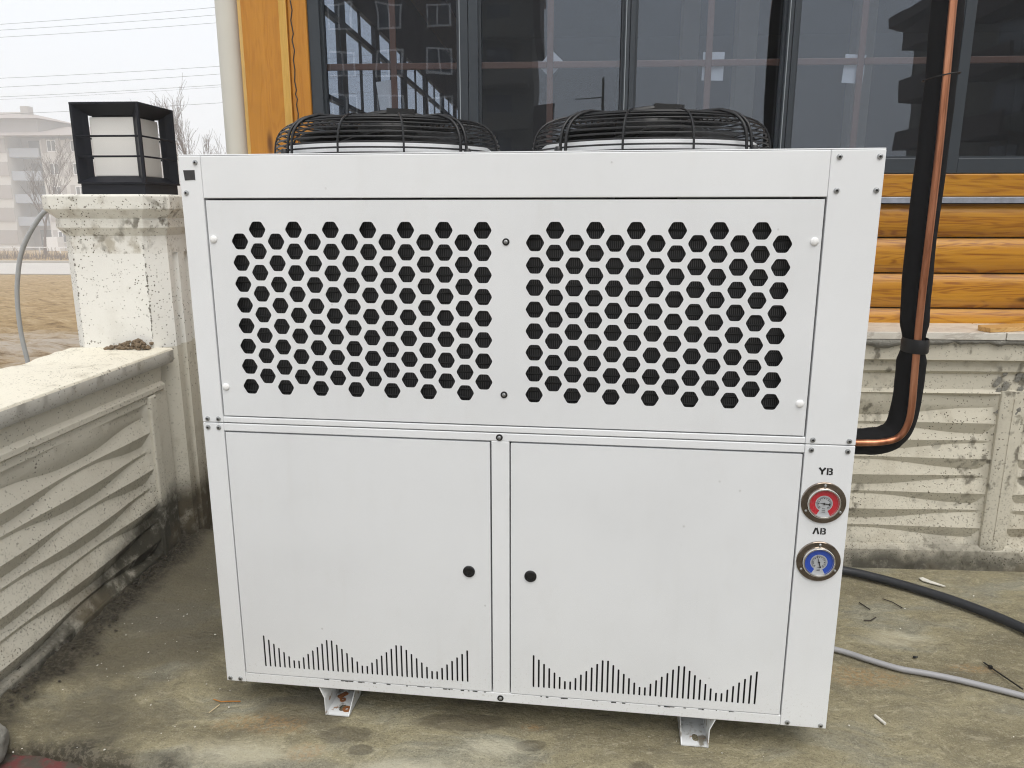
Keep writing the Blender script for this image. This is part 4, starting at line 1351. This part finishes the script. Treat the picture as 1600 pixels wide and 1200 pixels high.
# fans
def fan(cx, cyf, R0, name_off, spin):
    zt = UH + ZO
    mb = MB()
    mb.lathe([(R0 + 0.012, 0.0), (R0 - 0.012, 0.004), (R0 - 0.016, 0.012), (R0 - 0.018, 0.030), (R0 - 0.026, 0.037), (R0 - 0.036, 0.030), (R0 - 0.044, -0.02)], (cx, cyf, zt), 'z', 72)
    fn = mb.build('fan', MAT['white'], unit, smooth=50.0)
    # wire guard: rings up the shoulder and across the top
    shoulder = [(R0 + 0.004, 0.009), (R0 + 0.004, 0.021), (R0 + 0.003, 0.033), (R0 + 0.001, 0.045), (R0 - 0.003, 0.057), (R0 - 0.009, 0.068), (R0 - 0.018, 0.078), (R0 - 0.030, 0.087), (R0 - 0.046, 0.094)]
    r_ = R0 - 0.063
    while r_ > 0.085:
        shoulder.append((r_, 0.0985)); r_ -= 0.0165
    mb = MB()
    for (r_, h) in shoulder:
        mb.tube([(cx + r_ * math.cos(2 * PI * k / 64), cyf + r_ * math.sin(2 * PI * k / 64), zt + h) for k in range(64)], 0.0023, 5, closed=True)
    mb.build('guard_rings', MAT['black_metal'], fn, smooth=True)
    rib = [(R0 + 0.008, -0.002)] + [(a + 0.003, b + 0.001) for a, b in shoulder[1:9]] + [(R0 - 0.07, 0.103), (0.08, 0.105)]
    for k in range(12):
        thick = k % 3 == 0
        an = R(spin) + 2 * PI * k / 12
        dx, dy = math.cos(an), math.sin(an)
        mb = MB()
        if thick:
            for s_ in (-0.009, 0.009):
                mb.tube([(cx + dx * a - dy * s_, cyf + dy * a + dx * s_, zt + b + 0.003) for a, b in rib], 0.0037, 8)
            mb.lathe([(0.009, 0.0), (0.009, 0.018), (0.006, 0.022), (0.0001, 0.022)], (cx + dx * (R0 + 0.022), cyf + dy * (R0 + 0.022), zt), 'z', 10)
        else:
            mb.tube([(cx + dx * a, cyf + dy * a, zt + b) for a, b in rib], 0.0027, 6)
        mb.build('guard_rib', MAT['black_metal'], fn, smooth=50.0)
    # motor
    mb = MB()
    mb.lathe([(0.0001, -0.10), (0.080, -0.10), (0.082, 0.06), (0.086, 0.075), (0.080, 0.102), (0.070, 0.111), (0.0001, 0.113)], (cx, cyf, zt), 'z', 32)
    mb.build('motor', MAT['black_plastic'], fn, smooth=40.0)
    mb = MB()
    pts = catmull([(cx - 0.10, cyf - 0.03, zt + 0.106), (cx - 0.04, cyf - 0.05, zt + 0.117), (cx + 0.03, cyf - 0.05, zt + 0.123), (cx + 0.085, cyf - 0.03, zt + 0.115), (cx + 0.13, cyf + 0.02, zt + 0.104)], 6)
    mb.tube(pts, [0.008] * len(pts), 8)
    mb.obox((cx + 0.045, cyf - 0.045, zt + 0.121), (1, 0.1, -0.05), (-0.1, 1, 0), (0.05, 0, 1), 0.036, 0.014, 0.011)
    mb.build('motor_cable', MAT['black_plastic'], fn, smooth=40.0)
    for k in range(5):
        a0 = R(spin * 1.7) + 2 * PI * k / 5
        mb = MB()
        NR, NA = 8, 6
        for s_ in (0, 1):
            for i in range(NR + 1):
                rr = 0.085 + (R0 - 0.055 - 0.085) * i / NR
                for j in range(NA + 1):
                    u = j / NA - 0.5
                    a = a0 + u * (0.85 + 0.25 * i / NR) + 0.25 * (i / NR)
                    mb.v.append((cx + rr * math.cos(a), cyf + rr * math.sin(a), zt + 0.035 + u * 0.085 * (1 - 0.3 * i / NR) + s_ * 0.003 + 0.012 * math.cos(u * PI)))
        st = (NR + 1) * (NA + 1)
        for i in range(NR):
            for j in range(NA):
                a = i * (NA + 1) + j
                mb.f.append((a, a + 1, a + NA + 2, a + NA + 1)); mb.f.append((st + a, st + a + NA + 1, st + a + NA + 2, st + a + 1))
        for i in range(NR):
            for j in (0, NA):
                a = i * (NA + 1) + j
                mb.f.append((a, a + NA + 1, st + a + NA + 1, st + a))
        for j in range(NA):
            for i in (0, NR):
                a = i * (NA + 1) + j
                mb.f.append((a, a + 1, st + a + 1, st + a))
        mb.mi = [0] * len(mb.f)
        mb.build('blade', MAT['black_plastic'], fn, smooth=40.0)
    # flat black disc on the top plate, painting the shade inside the fan opening
    mb = MB(); mb.lathe([(R0 - 0.045, 0.001), (0.0001, 0.001)], (cx, cyf, zt), 'z', 40)
    mb.build('shade_disc', MAT['shade_tubes'], fn)
fan(0.373, 0.40, 0.288, 0, 232)
fan(1.049, 0.40, 0.290, 0, 227)

# =================================================================== REFRIGERANT LINES
ln = thing('refrigerant_lines', 'black foam insulated pipe strapped to a bare copper pipe right of the unit', 'pipe', (1.70, 0.37, 0.0))
YP = 0.40
ins = catmull([(1.50, YP, 0.642), (1.62, YP, 0.641), (1.72, YP, 0.641), (1.775, YP, 0.650), (1.808, YP, 0.683), (1.820, YP, 0.75), (1.822, YP, 0.82), (1.821, YP, 0.88), (1.821, YP, 0.925), (1.818, YP, 0.97), (1.813, YP, 1.05), (1.809, YP, 1.20), (1.811, YP, 1.43), (1.811, YP, 1.6), (1.806, YP, 1.8), (1.806, YP, 2.0), (1.806, YP + 0.02, 2.4)], 6)
rr = []
for p in ins:
    r_ = 0.0368 + 0.0024 * fbm(p.z * 9, p.x * 9, 0)
    if abs(p.z - 0.925) < 0.05 and p.x > 1.78:
        r_ -= 0.010 * math.cos((p.z - 0.925) / 0.05 * PI / 2)
    if p.x < 1.79 and p.x > 1.73:
        r_ += 0.002
    rr.append(r_)
mb = MB(); mb.tube(ins, rr, 20)
mb.build('insulation', MAT['foam'], ln, smooth=True)
cu = catmull([(1.50, 0.345, 0.651), (1.60, 0.345, 0.652), (1.69, 0.345, 0.653), (1.742, 0.345, 0.656), (1.782, 0.345, 0.668), (1.803, 0.345, 0.697), (1.811, 0.345, 0.748), (1.808, 0.345, 0.85), (1.805, 0.345, 0.95), (1.803, 0.345, 1.08), (1.803, 0.345, 1.24), (1.802, 0.345, 1.427), (1.7985, 0.345, 1.60), (1.7935, 0.345, 1.78), (1.791, 0.345, 2.0), (1.79, 0.36, 2.4)], 6)
mb = MB(); mb.tube(cu, 0.0093, 14)
mb.build('copper_pipe', MAT['copper'], ln, smooth=True)
mb = MB()
mb.lathe([(0.0300, -0.004), (0.0318, 0.0), (0.0312, 0.010), (0.0320, 0.016), (0.0312, 0.026), (0.0300, 0.034)], (0, 0, 0), 'z', 28)
mb.v = [(1.814 + p[0] * 0.98, 0.376 + p[1] * 1.55, 0.908 + p[2]) for p in mb.v]
mb.build('tape_wrap', MAT['tape'], ln, smooth=True)
mb = MB()
mb.tube([(1.806 + 0.038 * math.cos(2 * PI * k / 24), 0.390 + 0.058 * math.sin(2 * PI * k / 24), 1.605 + 0.006 * math.cos(2 * PI * k / 24)) for k in range(24)], 0.0016, 5, closed=True)
mb.build('cable_tie', MAT['black_plastic'], ln, smooth=True)

# =================================================================== HOSE, CABLE AND SMALL LITTER
mb = MB()
mb.tube(catmull([(1.44, 0.62, 0.055), (1.62, 0.76, 0.045), (1.80, 0.83, 0.030), (1.89, 0.855, 0.020), (2.04, 0.775, 0.0165), (2.19, 0.64, 0.0185), (2.305, 0.485, 0.0185), (2.42, 0.25, 0.0185), (2.50, -0.05, 0.0185)], 8), 0.0150, 14)
tag(mb.build('hose', MAT['hose'], origin=(2.0, 0.7, 0), smooth=True), 'thick dark rubber hose running across the terrace from behind the unit', 'hose')
mb = MB()
mb.tube(catmull([(1.40, 0.40, 0.035), (1.55, 0.395, 0.022), (1.69, 0.355, 0.010), (1.76, 0.312, 0.0095), (1.83, 0.272, 0.0095), (1.90, 0.252, 0.0095), (1.98, 0.223, 0.0095), (2.115, 0.160, 0.0095), (2.25, 0.08, 0.0095), (2.40, -0.05, 0.0095)], 8), 0.0085, 12)
tag(mb.build('cable', MAT['cable'], origin=(1.9, 0.25, 0), smooth=True), 'light grey electrical cable lying on the terrace right of the unit', 'cable')
def litter(name, label, cat, pts, r, mat, n=6):
    mb = MB(); mb.tube(pts, r, n)
    o = mb.build(name, mat, origin=(pts[0][0], pts[0][1], 0), smooth=30.0)
    return tag(o, label, cat)
o = litter('cable_tie', 'black plastic cable tie touching the grey cable at the right', 'cable tie', [(2.0909, 0.3265, 0.004), (2.100, 0.285, 0.006), (2.1205, 0.1907, 0.012)], 0.0022, MAT['black_plastic'])
mb = MB(); mb.box(2.092, 2.101, 0.298, 0.307, 0.001, 0.010); mb.build('head', MAT['black_plastic'], o, bevel=0.001)
o = litter('cigarette_butt', 'white cigarette butt on the floor in front of the grey cable', 'cigarette butt', [(1.6822, 0.0646, 0.0040), (1.6951, 0.0328, 0.0040)], 0.0038, MAT['chip'], 10)
litter('matchstick', 'spent matchstick with burnt tip beside the lower left corner of the unit', 'matchstick', [(-0.030, 0.006, 0.002), (-0.043, -0.028, 0.002)], 0.0016, MAT['stick'], 5)
litter('orange_thread', 'bent orange twig poking out under the lower left corner of the unit', 'twig', [(0.02, 0.022, 0.003), (-0.012, 0.020, 0.003), (-0.030, 0.016, 0.004), (-0.055, 0.026, 0.003)], 0.0016, MAT['orange_wire'], 5)
litter('twig', 'short straight dark twig just below the hose near the unit', 'twig', [(1.8640, 0.660, 0.003), (1.882, 0.615, 0.003)], 0.0020, MAT['darkstick'], 5)
litter('twig', 'short curved dark twig close to the right side of the unit', 'twig', [(1.836, 0.545, 0.003), (1.858, 0.545, 0.003), (1.882, 0.566, 0.003)], 0.0020, MAT['darkstick'], 5)
litter('twig', 'forked dark twig lying against the hose', 'twig', [(1.952, 0.690, 0.003), (1.975, 0.670, 0.003), (1.992, 0.632, 0.003)], 0.0018, MAT['darkstick'], 5)
mb = MB(); mb.lump((1.905, 0.342, 0.004), 0.0055, 0.7, 0.3); mb.lump((1.911, 0.345, 0.003), 0.004, 0.7, 0.3)
tag(mb.build('grommet', MAT['black_plastic'], origin=(1.907, 0.343, 0)), 'tiny black rubber crumb on the floor between hose and cable', 'debris')
mb = MB()
P = [(2.140, 0.845), (2.156, 0.852), (2.172, 0.826), (2.205, 0.790), (2.196, 0.789), (2.160, 0.812), (2.143, 0.826)]
mb.prism(P, 0.003, 0.006)
tag(mb.build('paper_scrap', MAT['chip'], origin=(2.16, 0.82, 0)), 'torn white plastic scrap on the floor behind the hose', 'scrap')
# splinter of planed timber on the marble ledge
mb = MB()
d = Vector((0.36, 0.115, 0)).normalized(); nn = Vector((-d.y, d.x, 0))
cc = Vector((2.285, 0.945, 0.8762))
Q = [cc - nn * 0.042, cc + d * 0.55 - nn * 0.042, cc + d * 0.55 + nn * 0.03, cc + d * 0.02 + nn * 0.03, cc + d * 0.02 + nn * 0.010, cc + nn * 0.008]
mb.prism([(q.x, q.y) for q in Q], 0.8762, 0.8912)
tag(mb.build('timber_offcut', MAT['plank'], origin=tuple(cc), bevel=0.001), 'pale timber offcut with a notched end lying on the marble ledge', 'offcut')
# grains and chips that nobody could count
mb = MB()
for k in range(130):
    if random.random() < 0.55:
        x_ = random.uniform(-0.55, 0.0); y_ = random.uniform(-0.2, 0.8)
    else:
        x_ = random.uniform(0.0, 2.4); y_ = random.uniform(-0.24, 0.75)
    r_ = random.choice((0.0012, 0.0015, 0.002, 0.003)) * random.uniform(0.7, 1.2)
    mb.lump((x_, y_, 0.001 + r_ * 0.3), r_, 0.5, 0.3)
o = tag(mb.build('chips', MAT['chip'], origin=(0.5, 0.2, 0)), 'tiny white plaster chips scattered over the terrace floor', 'chips')
o['kind'] = 'stuff'
mb = MB()
for k in range(260):
    y_ = random.uniform(-0.24, 0.95)
    x_ = -0.585 + abs(random.gauss(0, 0.030)) * (1 + 0.6 * math.sin(y_ * 7))
    r_ = random.uniform(0.0012, 0.0052) * (1.8 if random.random() < 0.06 else 1)
    zz = 0.05 * max(0, (-0.47 - x_) / 0.15)
    mb.lump((x_, y_, zz + r_ * 0.2), r_, 0.7, 0.35)
o = tag(mb.build('dirt_crumbs', MAT['grit'], origin=(-0.5, 0.3, 0)), 'dark crumbly dirt gathered along the foot of the parapet wall', 'dirt')
o['kind'] = 'stuff'
mb = MB()
bm = bmesh.new(); bmesh.ops.create_icosphere(bm, subdivisions=4, radius=1.0)
for v_ in bm.verts:
    p = v_.co
    k = 1 + 0.28 * fbm(p.x * 1.3, p.y * 1.3, p.z * 1.3, 5)
    mb.v.append((-0.515 + p.x * 0.055 * k, -0.215 + p.y * 0.05 * k, 0.025 + p.z * 0.06 * k))
mb.f = [tuple(v_.index for v_ in f_.verts) for f_ in bm.faces]; mb.mi = [0] * len(mb.f); bm.free()
o = mb.build('rubble_stone', MAT['mortar'], origin=(-0.515, -0.215, 0), smooth=True)
tag(o, 'grey lump of broken concrete at the foot of the parapet in the lower left corner', 'stone')

# =================================================================== FAR SIDE: apartment block, trees, wires, hedge
def far_block(name, label, x0, x1, yf, yb, z0, zt, fl, fh, z1st, xs_w, mats, ww=1.3, wh=1.4, face=-1, parapet=None):
    """box block with real window units on the face towards the viewer (face -1: looks to -y, +1: to +y)"""
    t_ = thing(name, label, 'building', ((x0 + x1) / 2, yf, z0))
    mb = MB(); mb.box(x0, x1, min(yf, yb), max(yf, yb), z0, zt)
    mb.build('wall', mats[0], t_)
    for f_ in range(fl):
        zc = z1st + fh * f_
        for xw in xs_w:
            mb = MB()
            y0 = yf + face * 0.02
            mb.box(xw - ww / 2, xw + ww / 2, min(yf + face * 0.06, y0 - face * 0.1), max(yf + face * 0.06, y0 - face * 0.1), zc - wh / 2, zc - wh / 2 + 0.1)
            mb.box(xw - ww / 2, xw + ww / 2, min(yf + face * 0.06, y0 - face * 0.1), max(yf + face * 0.06, y0 - face * 0.1), zc + wh / 2 - 0.1, zc + wh / 2)
            for xa in (xw - ww / 2, xw - 0.05, xw + ww / 2 - 0.1):
                mb.box(xa, xa + 0.1, min(yf + face * 0.06, y0 - face * 0.1), max(yf + face * 0.06, y0 - face * 0.1), zc - wh / 2 + 0.1, zc + wh / 2 - 0.1)
            w_ = mb.build('window', MAT['bframe'], t_)
            mb = MB(); mb.box(xw - ww / 2 + 0.1, xw + ww / 2 - 0.1, min(yf + face * 0.02, yf - face * 0.05), max(yf + face * 0.02, yf - face * 0.05), zc - wh / 2 + 0.1, zc + wh / 2 - 0.1)
            mb.build('pane', MAT['bglass'], w_)
    return t_
apt = far_block('apartment_block', 'pale foggy apartment block with brown roof beyond the road', -82, -66.6, 91.0, 104, -4.2, 10.0, 5, 2.73, -2.02, (-80.2, -77.3, -74.4, -71.5, -68.35), [MAT['bwall']], 0.95, 1.35)
mb = MB(); mb.box(-66.59, -62.71, 93.8, 104, -4.2, 10.0); mb.build('wall', MAT['bwall2'], apt)
mb = MB(); mb.box(-62.7, -51.5, 91.6, 104, -4.2, 9.6); mb.build('wall', MAT['bwall'], apt)
for f_ in range(5):
    zc = -2.02 + 2.73 * f_
    mb = MB(); mb.box(-70.3, -66.62, 90.9, 90.99, zc - 0.85, zc + 0.85); mb.build('cladding', MAT['bwall2'], apt)
    for xw in (-61.2, -58.2, -55.2, -52.9):
        mb = MB(); mb.box(xw - 0.6, xw + 0.6, 91.52, 91.7, zc - 0.7, zc - 0.6); mb.box(xw - 0.6, xw + 0.6, 91.52, 91.7, zc + 0.6, zc + 0.7)
        for xa in (xw - 0.6, xw - 0.05, xw + 0.5):
            mb.box(xa, xa + 0.1, 91.52, 91.7, zc - 0.6, zc + 0.6)
        w_ = mb.build('window', MAT['bframe'], apt)
        mb = MB(); mb.box(xw - 0.5, xw + 0.5, 91.56, 91.66, zc - 0.6, zc + 0.6); mb.build('pane', MAT['bglass'], w_)
        for xa in (xw - 1.2, xw + 0.62):
            mb = MB(); mb.box(xa, xa + 0.58, 91.5, 91.59, zc - 0.85, zc + 0.85); mb.build('cladding', MAT['bwall2'], apt)
    if f_:
        mb = MB(); mb.box(-66.55, -62.75, 91.3, 93.79, zc - 1.35, zc - 1.15); mb.box(-66.55, -62.75, 91.3, 91.45, zc - 1.15, zc - 0.25)
        mb.build('balcony', MAT['balc'], apt)
    mb = MB(); mb.box(-65.6, -64.0, 93.74, 93.79, zc - 1.1, zc + 0.8); mb.build('balcony_door', MAT['bglass'], apt)
def hip(x0, x1, y0, y1, z0, h, ins):
    mb = MB()
    ym = (y0 + y1) / 2
    mb.v = [(x0, y0, z0), (x1, y0, z0), (x1, y1, z0), (x0, y1, z0), (x0 + ins, ym, z0 + h), (x1 - ins, ym, z0 + h)]
    mb.f = [(0, 1, 5, 4), (1, 2, 5), (2, 3, 4, 5), (3, 0, 4), (3, 2, 1, 0)]
    mb.mi = [0] * 5
    return mb
rf = hip(-83, -50.5, 90.0, 105, 10.001, 1.7, 6).build('roof', MAT['broof'], apt)
mb = MB(); mb.box(-78, -63.6, 93, 101, 10.2, 12.2); mb.build('penthouse', MAT['bwall2'], apt)
rf = hip(-79, -62.8, 92, 102, 12.201, 1.3, 5).build('roof', MAT['broof'], apt)
mb = MB(); mb.box(-66.6, -65.6, 94.5, 95.5, 12.3, 13.9); mb.build('chimney', MAT['bwall2'], rf)
mb = MB(); mb.box(-62.9, -61.1, 90.2, 91.5, -3.7, -2.0)
mb.build('porch', MAT['bframe'], apt)
apt.location = (-96.85, 118.8, -5.84)
apt.scale = (1.3, 1.3, 1.3)

# reflected neighbours behind the photographer
apr = far_block('dark_apartment_block', 'dark brown apartment block with white windows mirrored in the glazing above the unit', -14.5, -4.6, -42.6, -54, -0.6, 15.2, 5, 2.46, 2.25, (-12.0, -9.2, -6.25), [MAT['bdark']], 1.55, 1.4, 1)
mb = MB(); mb.box(-4.59, -0.95, -44.0, -54, -0.6, 14.8); mb.build('wall', MAT['bgrey'], apr)
mb = MB(); mb.box(-0.94, 0.4, -45, -54, -0.6, 7.7); mb.build('wall', MAT['bdark'], apr)
for k in range(5):
    zc = 2.25 + 2.46 * k
    mb = MB(); mb.box(-4.55, -1.2, -43.99, -42.7, zc - 1.2, zc - 1.0); mb.box(-4.55, -1.2, -42.82, -42.7, zc - 1.0, zc - 0.15)
    mb.build('balcony', MAT['bgrey'], apr)
    mb = MB(); mb.box(-3.6, -2.2, -43.99, -43.92, zc - 0.9, zc + 0.9); mb.build('balcony_door', MAT['bglass'], apr)
hip(-15.3, -0.4, -55, -41.6, 15.201, 2.0, 4).build('roof', MAT['broof'], apr)
mb = MB(); mb.box(-0.93, -0.55, -54, -43.8, 11.6, 15.19); mb.build('eave_box', MAT['bdark'], apr)

ap2 = thing('grey_apartment_block', 'grey apartment block with balconies mirrored in the right hand panes', 'building', (25, -26, -0.4))
mb = MB(); mb.box(20.2, 33, -42, -8, -0.6, 11.0); mb.build('wall', MAT['bgrey'], ap2)
mb = MB(); mb.box(19.0, 34, -43, -7, 11.001, 11.5); mb.build('roof', MAT['bdark'], ap2)
for k in range(4):
    for yb in (-38.5, -32, -25.5, -19, -12.5):
        mb = MB(); mb.box(18.9, 20.19, yb - 2.0, yb + 2.0, 1.9 + 2.6 * k - 0.2, 1.9 + 2.6 * k); mb.box(18.9, 19.05, yb - 2.0, yb + 2.0, 1.9 + 2.6 * k, 2.75 + 2.6 * k)
        mb.build('balcony', MAT['bdark'], ap2)
        mb = MB(); mb.box(20.1, 20.19, yb - 1.2, yb + 1.2, 0.6 + 2.6 * k - 0.5, 0.6 + 2.6 * k + 0.9)
        mb.build('window', MAT['bglass'], ap2)
pole = thing('utility_pole', 'lattice steel power pole mirrored in the glazing above the right fan', 'pole', (2.2, -22, -0.4))
mb = MB(); mb.box(2.155, 2.225, -22.035, -21.965, -0.4, 5.4); mb.build('mast', MAT['bgrey'], pole)
for zz in (3.9, 4.8):
    mb = MB(); mb.box(1.3, 2.154, -22.02, -21.98, zz, zz + 0.03); mb.build('cross_arm', MAT['bgrey'], pole)
mb = MB(); mb.box(1.3, 1.9, -22.2, -21.8, 2.9, 3.5); mb.build('transformer', MAT['bgrey'], pole)

# bare trees
def bare_tree(name, label, base, H, seed, spread=0.42, mat='bark'):
    rnd = random.Random(seed)
    t_ = thing(name, label, 'tree', base, 'bare winter trees in the fog')
    trunk, crown = MB(), MB()
    def grow(p, d, L, r, lev, mb):
        n = 4
        pts, rad = [p], [r]
        q, dd = Vector(p), Vector(d)
        for k in range(n):
            dd = (dd + Vector((rnd.gauss(0, 0.10), rnd.gauss(0, 0.10), rnd.gauss(0.05, 0.06)))).normalized()
            q = q + dd * (L / n)
            pts.append(q.copy()); rad.append(r * (1 - 0.62 * (k + 1) / n))
        mb.tube(pts, [max(x_, 0.006) for x_ in rad], 5 if lev < 2 else 4)
        if lev >= 4:
            return
        kids = (7, 6, 5, 4)[lev]
        for k in range(kids):
            u = (0.35 if lev == 0 else 0.2) + 0.78 * (k + rnd.random()) / kids
            u = min(0.99, u)
            idx = min(n - 1, int(u * n))
            P = pts[idx].lerp(pts[idx + 1], u * n - idx)
            base_d = (pts[idx + 1] - pts[idx]).normalized()
            side = Vector((rnd.gauss(0, 1), rnd.gauss(0, 1), rnd.gauss(0.2, 0.5))).normalized()
            nd = (base_d * (1 - spread) + side * spread + Vector((0, 0, 0.12))).normalized()
            grow(P, nd, L * rnd.uniform(0.42, 0.62), max(0.008, rad[idx] * 0.52), lev + 1, crown)
    grow(Vector(base), Vector((0.02, 0, 1)), H * 0.62, H * 0.016, 0, trunk)
    trunk.build('trunk', MAT[mat], t_, fix=False)
    crown.build('branches', MAT[mat], t_, fix=False)
bare_tree('bare_tree', 'slender bare tree standing in front of the foggy apartment block', (-48.9, 70, ground_z(70)), 9.6, 3, 0.36)
bare_tree('bare_tree', 'bare treetop showing just right of the lantern above the unit', (-20.3, 45, ground_z(45) - 0.1), 10.4, 12, 0.33)
bare_tree('bare_tree', 'bare treetop beside the cream downpipe above the unit', (-18.9, 47, ground_z(47) - 0.1), 10.0, 21, 0.33)

# hedge of dry shrubs and low fence along the kerb
mb = MB()
rnd = random.Random(5)
for k in range(1500):
    x_ = rnd.uniform(-64, -30); y_ = rnd.uniform(64.2, 66.5)
    z_ = ground_z(y_)
    h = rnd.uniform(0.25, 0.75) * (1.3 if math.sin(x_ * 1.9) > 0.2 else 0.7)
    mb.tube([(x_, y_, z_), (x_ + rnd.gauss(0, 0.14), y_ + rnd.gauss(0, 0.1), z_ + h)], [0.028, 0.010], 3)
o = tag(mb.build('dry_hedge', MAT['shrub'], origin=(-45, 65, ground_z(65)), fix=False), 'low dry brown shrubs along the far side of the road', 'shrubs')
o['kind'] = 'stuff'
fe = thing('low_fence', 'low white rail fence behind the dry shrubs beyond the road', 'fence', (-50, 68, ground_z(68)))
gz = ground_z(68)
mb = MB(); mb.box(-70, -30, 67.97, 68.03, gz + 0.62, gz + 0.70); mb.build('rail', MAT['bframe'], fe)
for k in range(21):
    mb = MB(); mb.box(-70 + 2 * k - 0.04, -70 + 2 * k + 0.04, 67.96, 68.04, gz - 0.1, gz + 0.619); mb.build('fence_post', MAT['bframe'], fe)

# overhead wires, sagging a little
WP = [((-28.86, 10.85), (-16.58, 11.54)), ((-28.90, 10.57), (-16.61, 11.176)), ((-28.96, 10.226), (-16.54, 10.806)), ((-29.28, 8.186), (-16.55, 8.69)), ((-29.35, 7.734), (-16.59, 8.312)), ((-29.43, 7.246), (-16.63, 7.774)), ((-29.45, 7.116), (-16.64, 7.678)), ((-29.57, 6.362), (-16.71, 6.879))]
ORD = ['topmost', 'second highest', 'third highest', 'fourth highest', 'fifth highest', 'sixth highest', 'second lowest', 'lowest']
for k, ((xa, za), (xb, zb)) in enumerate(WP):
    s_ = (zb - za) / (xb - xa)
    pts = []
    for i in range(41):
        x_ = -60 + 80 * i / 40
        pts.append((x_, 40.0 + 0.02 * k, za + s_ * (x_ - xa) + 0.0009 * (x_ - xa) * (x_ - xb)))
    mb = MB(); mb.tube(pts, 0.008 if k not in (6,) else 0.005, 5)
    o = mb.build('power_wire', MAT['wire'], origin=(-20, 40, 9), fix=False)
    tag(o, ORD[k] + ' of the overhead wires crossing the white sky', 'wire', 'overhead wires')

# =================================================================== FOG
t = NT('fog')
pv = t.n('ShaderNodeVolumePrincipled', {'Color': (0.93, 0.94, 0.955), 'Density': 0.0042, 'Anisotropy': 0.0})
t.t.links.new(pv.outputs[0], t.out.inputs['Volume'])
mb = MB(); mb.box(-172, 172, -172, 172, -7.2, 20.2)
o = mb.build('haze', t.m)
o['kind'] = 'stuff'
tag(o, 'pale winter fog hanging over the whole place', 'fog')

for o in bpy.data.objects:
    if '_o' in o:
        del o['_o']
